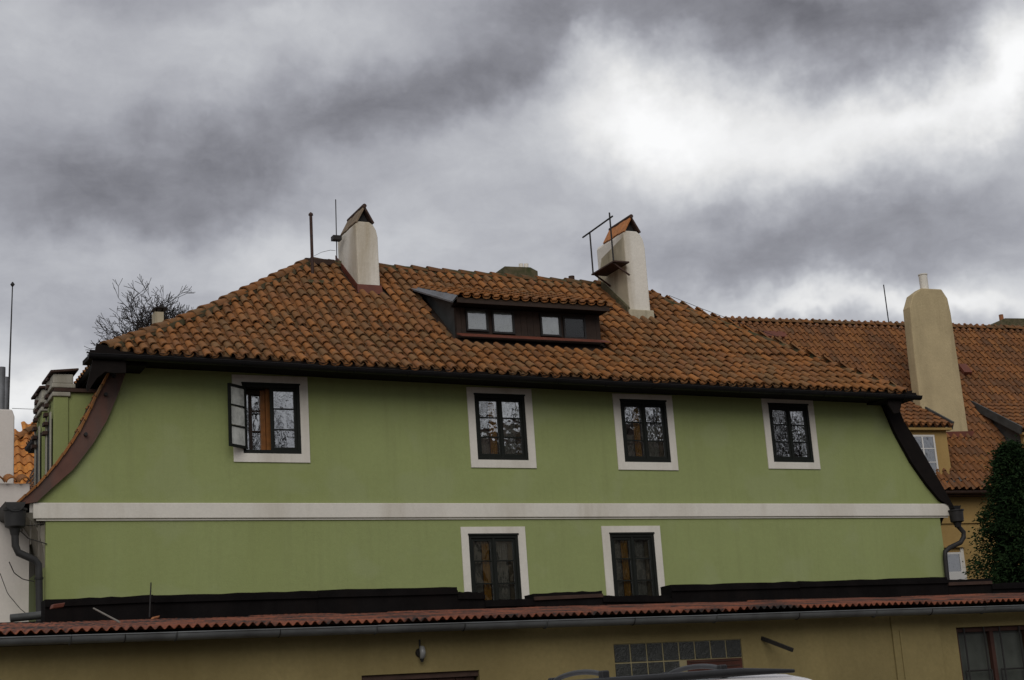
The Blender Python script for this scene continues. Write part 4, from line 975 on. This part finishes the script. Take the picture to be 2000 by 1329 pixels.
# ================================================================== LEFT NEIGHBOURS
AN = thing('white_annex', (2, 1, 0), 'low white plastered annex wall with a clay tile coping', 'annex')
t0, t1 = PY(0, 934, .9), PY(58, 938, .9)
q = MB(); q.box(-3, t1.x, .9, 1.2, 0, t1.z-.06); part('wall', q, WHITEW, AN)
q = MB(); q.box(-3, 3.95, .899, 1.3, 0, 4.6) if False else None
cpm = MB(); n = 9
cmesh = cover_mesh(.5, .10, .09).mesh('coping_tile'); cmesh.materials.append(TILE_O)
x = t1.x-.08
while x > 1.0:
    piece('coping_tile', cmesh, AN, frame(Vector((x, .82, t1.z-.09)), Vector((1, 0, 0)), Vector((0, .93, .36)), Vector((0, -.36, .93))), tile_col(x, 0)); x -= .21
q = MB(); c0, c1 = PY(-40, 803, 1.6), PY(24, 800, 1.6); q.prism([(c0.x, 1.6, 5), (c1.x+.04, 1.6, 5), (c1.x+.04, 1.6, c1.z-.12), (c1.x, 1.6, c1.z), (c0.x, 1.6, c1.z)], (0, .6, 0)); ACH = part('chimney', q, WHITEW, AN, .02)
for px, r in ((2, .07), (11, .05)):
    p = PY(px, 800, 1.9); q = MB(); h_ = PY(px, 718 if px < 5 else 737, 1.9).z; q.tube([p-Vector((0, 0, .1)), (p.x, p.y, h_)], r, 10); part('flue_pipe', q, ZINC, ACH)
q = MB(); q.tube([PY(16, 800, 9), PY(24.5, 556, 9)], [.022, .012], 6); q.tube([PY(24.3, 560, 9), PY(24.5, 556, 9), PY(24.6, 551, 9)], [.02, .05, .01], 6); q.tube([PY(16, 800, 9), PY(16, 800, 9)-Vector((0, 0, 9))], .03, 6)
solo('mast', q, IRON, 'thin tall mast with a knob top rising behind the white chimney', 'mast')
q = MB(); q.tube([PY(24, 798, 2.0), PY(48, 799, 2.8), PY(76, 800, 4.5)], .006, 4); solo('cable', q, IRON, 'taut thin wire from the white chimney to the far gable', 'cable')
# orange roofed house beyond
OY = 15.0
RH = thing('orange_roofed_house', (PY(40, 900, OY).x, OY+3, 0), 'distant house with a bright orange tiled roof beyond the white annex', 'house')
e0, e1 = PY(-20, 975, OY), PY(130, 975, OY); th = rad(50); tU = Vector((0, math.cos(th), math.sin(th))); nU = Vector((0, -math.sin(th), math.cos(th)))
q = MB(); q.box(e0.x, e1.x+3, OY+.3, OY+6, 0, e0.z); part('wall', q, WHITEW, RH)
lp = PY(30, 867, OY+1.6); pk = PY(78, 838, OY+2.1)
sl = 3.05; q = MB(); q.add([e0, e1+Vector((3, 0, 0)), e1+Vector((3, 0, 0))+tU*sl, Vector((pk.x, e0.y, e0.z))+tU*sl, Vector((lp.x-.5, e0.y, e0.z))+tU*1.85], [(0, 1, 2, 3, 4)]); RR = part('roof', q, DECK, RH)
PALB = [(.62, .25, .055), (.55, .21, .05), (.5, .2, .055)]
tm_, tc_ = [], []; s = 0; r_ = 0
while s < sl:
    x = e0.x+.1
    lim = -99 if s < 1.85 else lp.x-.5+(pk.x-lp.x+.5)*(s-1.85)/(sl-1.85)
    while x < e1.x+2.6:
        if x > lim: tm_.append(frame(Vector((x, e0.y, e0.z))+tU*s+nU*.03, Vector((1.15, 0, 0)), tU, nU)); tc_.append(random.choice(PALB))
        x += .26
    s += .33; r_ += 1
tiles('roof_tile', s_tile_mesh(), tm_, tc_, RR, 300, 'far_roof_tiles')
run_tiles([Vector((lp.x-.5, e0.y, e0.z))+tU*1.85+nU*.06, Vector((pk.x, e0.y, e0.z))+tU*sl+nU*.06], RR, .36, .03, 0)
# cables by the hopper
def cable(pp, label, r=.008):
    q = MB(); P = [PY(x, y, d) for x, y, d in pp]; P = resample(P, 14); q.tube(P, r, 5); solo('cable', q, IRON, label, 'cable')
cable([(48, 1026, -.2), (60, 1027, .0), (85, 1024, .05)], 'short black cable from the left hopper to the cornice')
cable([(38, 1036, -.2), (55, 1052, 0), (92, 1063, -.02)], 'black cable drooping under the left cornice to the wall corner')
cable([(18, 1098, -.1), (28, 1120, .2), (45, 1132, .4), (66, 1136, .2)], 'black cable looping below the bent downpipe')
cable([(0, 1120, .6), (15, 1160, .7), (40, 1190, .7), (58, 1204, .6)], 'thin cable sagging down the white annex wall', .006)

# ================================================================== TREES
# row of houses across the courtyard, behind the viewer, mirrored low in the panes
YH = thing('courtyard_house', (32, -58, 0), 'long grey tenement across the courtyard behind the viewer', 'house')
q = MB(); q.box(29, 53, -64, -54, 0, 14.5); part('wall', q, mat('grey_tenement_plaster', (.20, .17, .13), .95, .15, .6), YH)
q = MB(); q.prism([(28.5, -53.5, 14.5), (28.5, -64.5, 14.5), (28.5, -59, 19.5)], (25, 0, 0)); part('roof', q, DARKT, YH)
for k in range(6):
    for z in (2, 5.4, 8.8, 12.0):
        q = MB(); q.box(30+4*k, 31.2+4*k, -54, -53.95, z, z+1.8); part('window', q, FRAMEM, YH)
BARK = mat('dark_bark', (.022, .017, .014), .95, .3, 8)
RMIN = .007
def grow(mb, p, d, L, r, depth, maxd, tw, rs):
    n = 3; path = [p]; dd = d.copy()
    for k in range(n):
        dd = (dd + Vector((rs.uniform(-1, 1), rs.uniform(-1, 1), rs.uniform(-.5, .9)))*tw).normalized(); path.append(path[-1]+dd*L/n)
    r1 = max(r*.62, RMIN); mb.tube(path, [r+(r1-r)*k/n for k in range(n+1)], 6 if depth < 2 else (4 if depth < 4 else 3), depth == 0)
    if depth >= maxd: return
    for k in range(rs.choice((2, 3, 3))):
        a = rs.uniform(0, 2*math.pi); o = dd.orthogonal().normalized(); o = (o*math.cos(a)+dd.cross(o)*math.sin(a))
        nd = (dd*rs.uniform(.65, 1.0)+o*rs.uniform(.35, .8)).normalized()
        grow(mb, path[-1] if k else path[rs.choice((2, 3))], nd, L*rs.uniform(.62, .85), r1*rs.uniform(.6, .9), depth+1, maxd, tw, rs)
def bare_tree(base, fork, top, seed, label, spread, r, maxd=5, tw=.2, group=None, rmin=.007, limbs=5):
    global RMIN; RMIN = rmin
    rs = random.Random(seed); t = thing('bare_tree', base, label, 'tree', group); B_ = Vector(base); F_ = Vector((base[0], base[1], fork))
    q = MB(); q.tube([B_, (B_+F_)/2+Vector((r*.5, 0, 0)), F_], [r*1.35, r*1.1, r], 8); part('trunk', q, BARK, t)
    q = MB(); L = (top-fork)*.34
    for k in range(limbs):
        a = k*2*math.pi/limbs+rs.uniform(-.3, .3); e = rs.uniform(.25, 1.0)*spread
        grow(q, F_-Vector((0, 0, .04*k*L)), Vector((math.cos(a)*e, math.sin(a)*e, 1)).normalized(), L*rs.uniform(.8, 1.15), r*.7, 1, maxd, tw, rs)
    zs = sorted(v_[2] for v_ in q.v); k_ = (top-fork)/(zs[int(len(zs)*.985)]-fork)
    q.v = [(F_.x+(x-F_.x)*k_, F_.y+(y-F_.y)*k_, fork+(z-fork)*k_) for x, y, z in q.v]
    part('crown', q, BARK, t)
tb, tt = PY(290, 672, 22), PY(278, 566, 22)
bare_tree((tb.x, 22, 0), tb.z-1.1, tt.z, 5, 'bare winter tree standing behind the left end of the tiled roof', .40, .10, 6, .11, limbs=10, rmin=.010)
tb, tt = PY(345, 672, 24), PY(348, 604, 24)
bare_tree((tb.x, 24, 0), tb.z-1.0, tt.z, 9, 'smaller bare tree behind the hip, beside the black capped chimney', .55, .07, 6, .14, limbs=7, rmin=.009)
# courtyard trees behind the viewer, mirrored in the window panes
YT = ['tall bare courtyard tree mirrored in the open casement window', 'bare courtyard tree with leaning limbs mirrored in the upper windows', 'broad bare courtyard tree farther along the yard wall', 'bare tree at the far corner of the yard', 'slender bare tree by the yard entrance']
for k, (x, y, h) in enumerate(((21, -43, 21), (31, -42, 21), (40, -45, 22), (49, -44, 22), (53, -50, 23))):
    bare_tree((x, y, 0), 6.5, h, 40+k, YT[k], .85, .62, 5, .26, 'bare trees across the courtyard')

# conifer at the right edge
def conifer(base, h, w_, seed, label):
    rs = random.Random(seed); t = thing('conifer', base, label, 'tree'); B_ = Vector(base)
    q = MB(); q.tube([B_, B_+Vector((0, 0, h*.97))], [.16, .02], 8); part('trunk', q, BARK, t)
    vs_, fs = [], []; n = 0
    for i in range(900):
        u = rs.random()**.8; z = h*(.10+.88*u); R_ = w_*(1-u)**.75*(.75+.35*rs.random())+.12; a = rs.uniform(0, 2*math.pi)
        dr = Vector((math.cos(a), math.sin(a), 0)); p0 = B_+Vector((0, 0, z))
        for j in range(52):
            f_ = rs.uniform(.25, 1)**.7; p = p0+dr*R_*f_+Vector((rs.gauss(0, .09), rs.gauss(0, .09), R_*(.18*f_-.42*f_*f_)+rs.gauss(0, .07)))
            l = rs.uniform(.05, .11); d = (dr+Vector((rs.gauss(0, .6), rs.gauss(0, .6), rs.gauss(-.25, .45)))).normalized(); s_ = d.orthogonal().normalized()
            s_ = (s_*math.cos(j)+d.cross(s_)*math.sin(j))*rs.uniform(.014, .026)
            vs_ += [p-d*l*.5, p+s_, p+d*l*.6, p-s_]; fs.append((n, n+1, n+2, n+3)); n += 4
    for i in range(9000):
        u = rs.random()**.8; z = h*(.08+.86*u); R_ = w_*(1-u)**.75*.72*rs.random()**.5; a = rs.uniform(0, 2*math.pi); p = B_+Vector((R_*math.cos(a), R_*math.sin(a), z-R_*.25))
        d = Vector((rs.gauss(0, 1), rs.gauss(0, 1), rs.gauss(0, 1))).normalized()*rs.uniform(.10, .18); s_ = d.orthogonal().normalized()*rs.uniform(.05, .09)
        vs_ += [p-d, p+s_, p+d, p-s_]; fs.append((n, n+1, n+2, n+3)); n += 4
    q = MB(); q.add(vs_, fs); part('crown', q, mat('conifer_needles', (.013, .028, .010), .95, .45, 4, col2=(.024, .04, .012), c2=(.5, .7), spec=.08), t)
cb = PY(1996, 1100, 3.2); ct = PY(1990, 856, 3.2)
conifer((cb.x+.15, 3.2, 0), ct.z, 2.5, 3, 'dense dark green conifer in front of the ochre house')
conifer((cb.x+1.6, 2.2, 0), ct.z*.8, 1.7, 8, 'lower dark conifer at the outer side of the dense one')

# ================================================================== WHITE VAN ROOF
VY = -15.6
VN = thing('white_car', (5.4, VY+.9, 0), 'white tall car with dark roof bars parked before the ochre shed', 'car')
VPAINT = mat('white_car_paint', (.62, .60, .60), .22, .03, 2, spec=.6, fine=.03)
sec = [(0, .45), (0, .95), (.05, 1.25), (.15, 1.85), (.20, 1.945), (.34, 1.985), (.62, 2.005), (.9, 2.012)]
sec = sec + [(1.8-y, z) for y, z in sec[-2::-1]]
xe, xf = 7.42, 2.9
q = MB(); rings = []
for x, k, bl in ((2.85, .80, 0), (2.95, .93, 0), (3.2, .985, .0), (4.0, .972, 0), (5.5, .987, 0), (6.8, .997, 0), (7.40, .988, 0), (7.60, .968, 0), (7.74, .935, 0), (8.0, .67, .0), (8.9, .60, 0), (9.15, .50, 0)):
    rings.append([(x, VY+.9+(y-.9)*(.97 if k > .9 else .93), min(z, .45+(z-.45)) if z < 1.2 and k > .6 else (.45+(z-.45)*((k*2.012-.45)/1.562))) for y, z in sec])
for a, c in zip(rings[:-1], rings[1:]): q.strip(a, c, True)
for rg in (rings[0], rings[-1]): q.add(rg, [tuple(range(len(rg)))])
q.add([p for rg in rings for p in (rg[0], rg[-1])], [(2*i, 2*i+1, 2*i+3, 2*i+2) for i in range(len(rings)-1)])
part('body', q, VPAINT, VN)
DGL = mat('dark_car_glass', (.01, .012, .013), .08, .1, 3, spec=.6); PLAS = mat('black_plastic', (.02, .02, .021), .5, .2, 9); RUBBER = mat('tyre_rubber', (.015, .015, .015), .9)
for yy, s in ((VY+.075, -1), (VY+1.725, 1)):
    for a, c in ((3.2, 4.5), (4.58, 5.9), (5.98, 7.1)):
        q = MB(); d = s*-.0; q.prism([(a, yy+s*.045, 1.28), (c, yy+s*.045, 1.28), (c-.05, yy-s*.06, 1.74), (a+.05, yy-s*.06, 1.74)], (0, s*.012, 0)); part('side_window', q, DGL, VN)
    q = MB(); q.tube([(3.3, yy+s*-.16, 1.88), (3.5, yy-s*.16, 1.91), (5.2, yy-s*.16, 1.958), (6.9, yy-s*.16, 1.99), (7.40, yy-s*.16, 1.978)], [.014, .03, .034, .032, .014], 8); part('roof_rail', q, PLAS, VN)
    for xw in (3.75, 8.0):
        q = MB(); q.tube([(xw, yy-s*.12, .34), (xw, yy+s*.10, .34)], .34, 24); wl = part('wheel', q, RUBBER, VN)
        q = MB(); q.tube([(xw, yy+s*.101, .34), (xw, yy+s*.11, .34)], .21, 18); part('rim', q, ZINC, wl)
    q = MB(); q.obox((9.12, yy-s*.15, .78), (.05, 0, 0), (0, .15, 0), (0, 0, .08)); part('headlight', q, DGL, VN, .02)
for x in (5.74, 6.78):
    q = MB(); P = []
    ya, yb = VY+.30, VY+1.16
    for k in range(13):
        u = k/12; P.append((x, ya+(yb-ya)*u, 2.012+.055*math.sin(math.pi*u)**.55))
    q.tube(P, .02, 8); CBR = part('crossbar', q, mat('grey_bar', (.05, .052, .055), .45, .2, 8), VN)
    for y in (ya, yb):
        q = MB(); q.obox((x, y, 2.01), (.035, 0, 0), (0, .03, 0), (0, 0, .045)); part('bar_foot', q, PLAS, CBR, .012)
q = MB(); q.add([(7.76, VY+.3, 1.84), (7.76, VY+1.5, 1.84), (7.98, VY+1.62, 1.33), (7.98, VY+.18, 1.33)], [(0, 1, 2, 3)]); part('windscreen', q, DGL, VN)
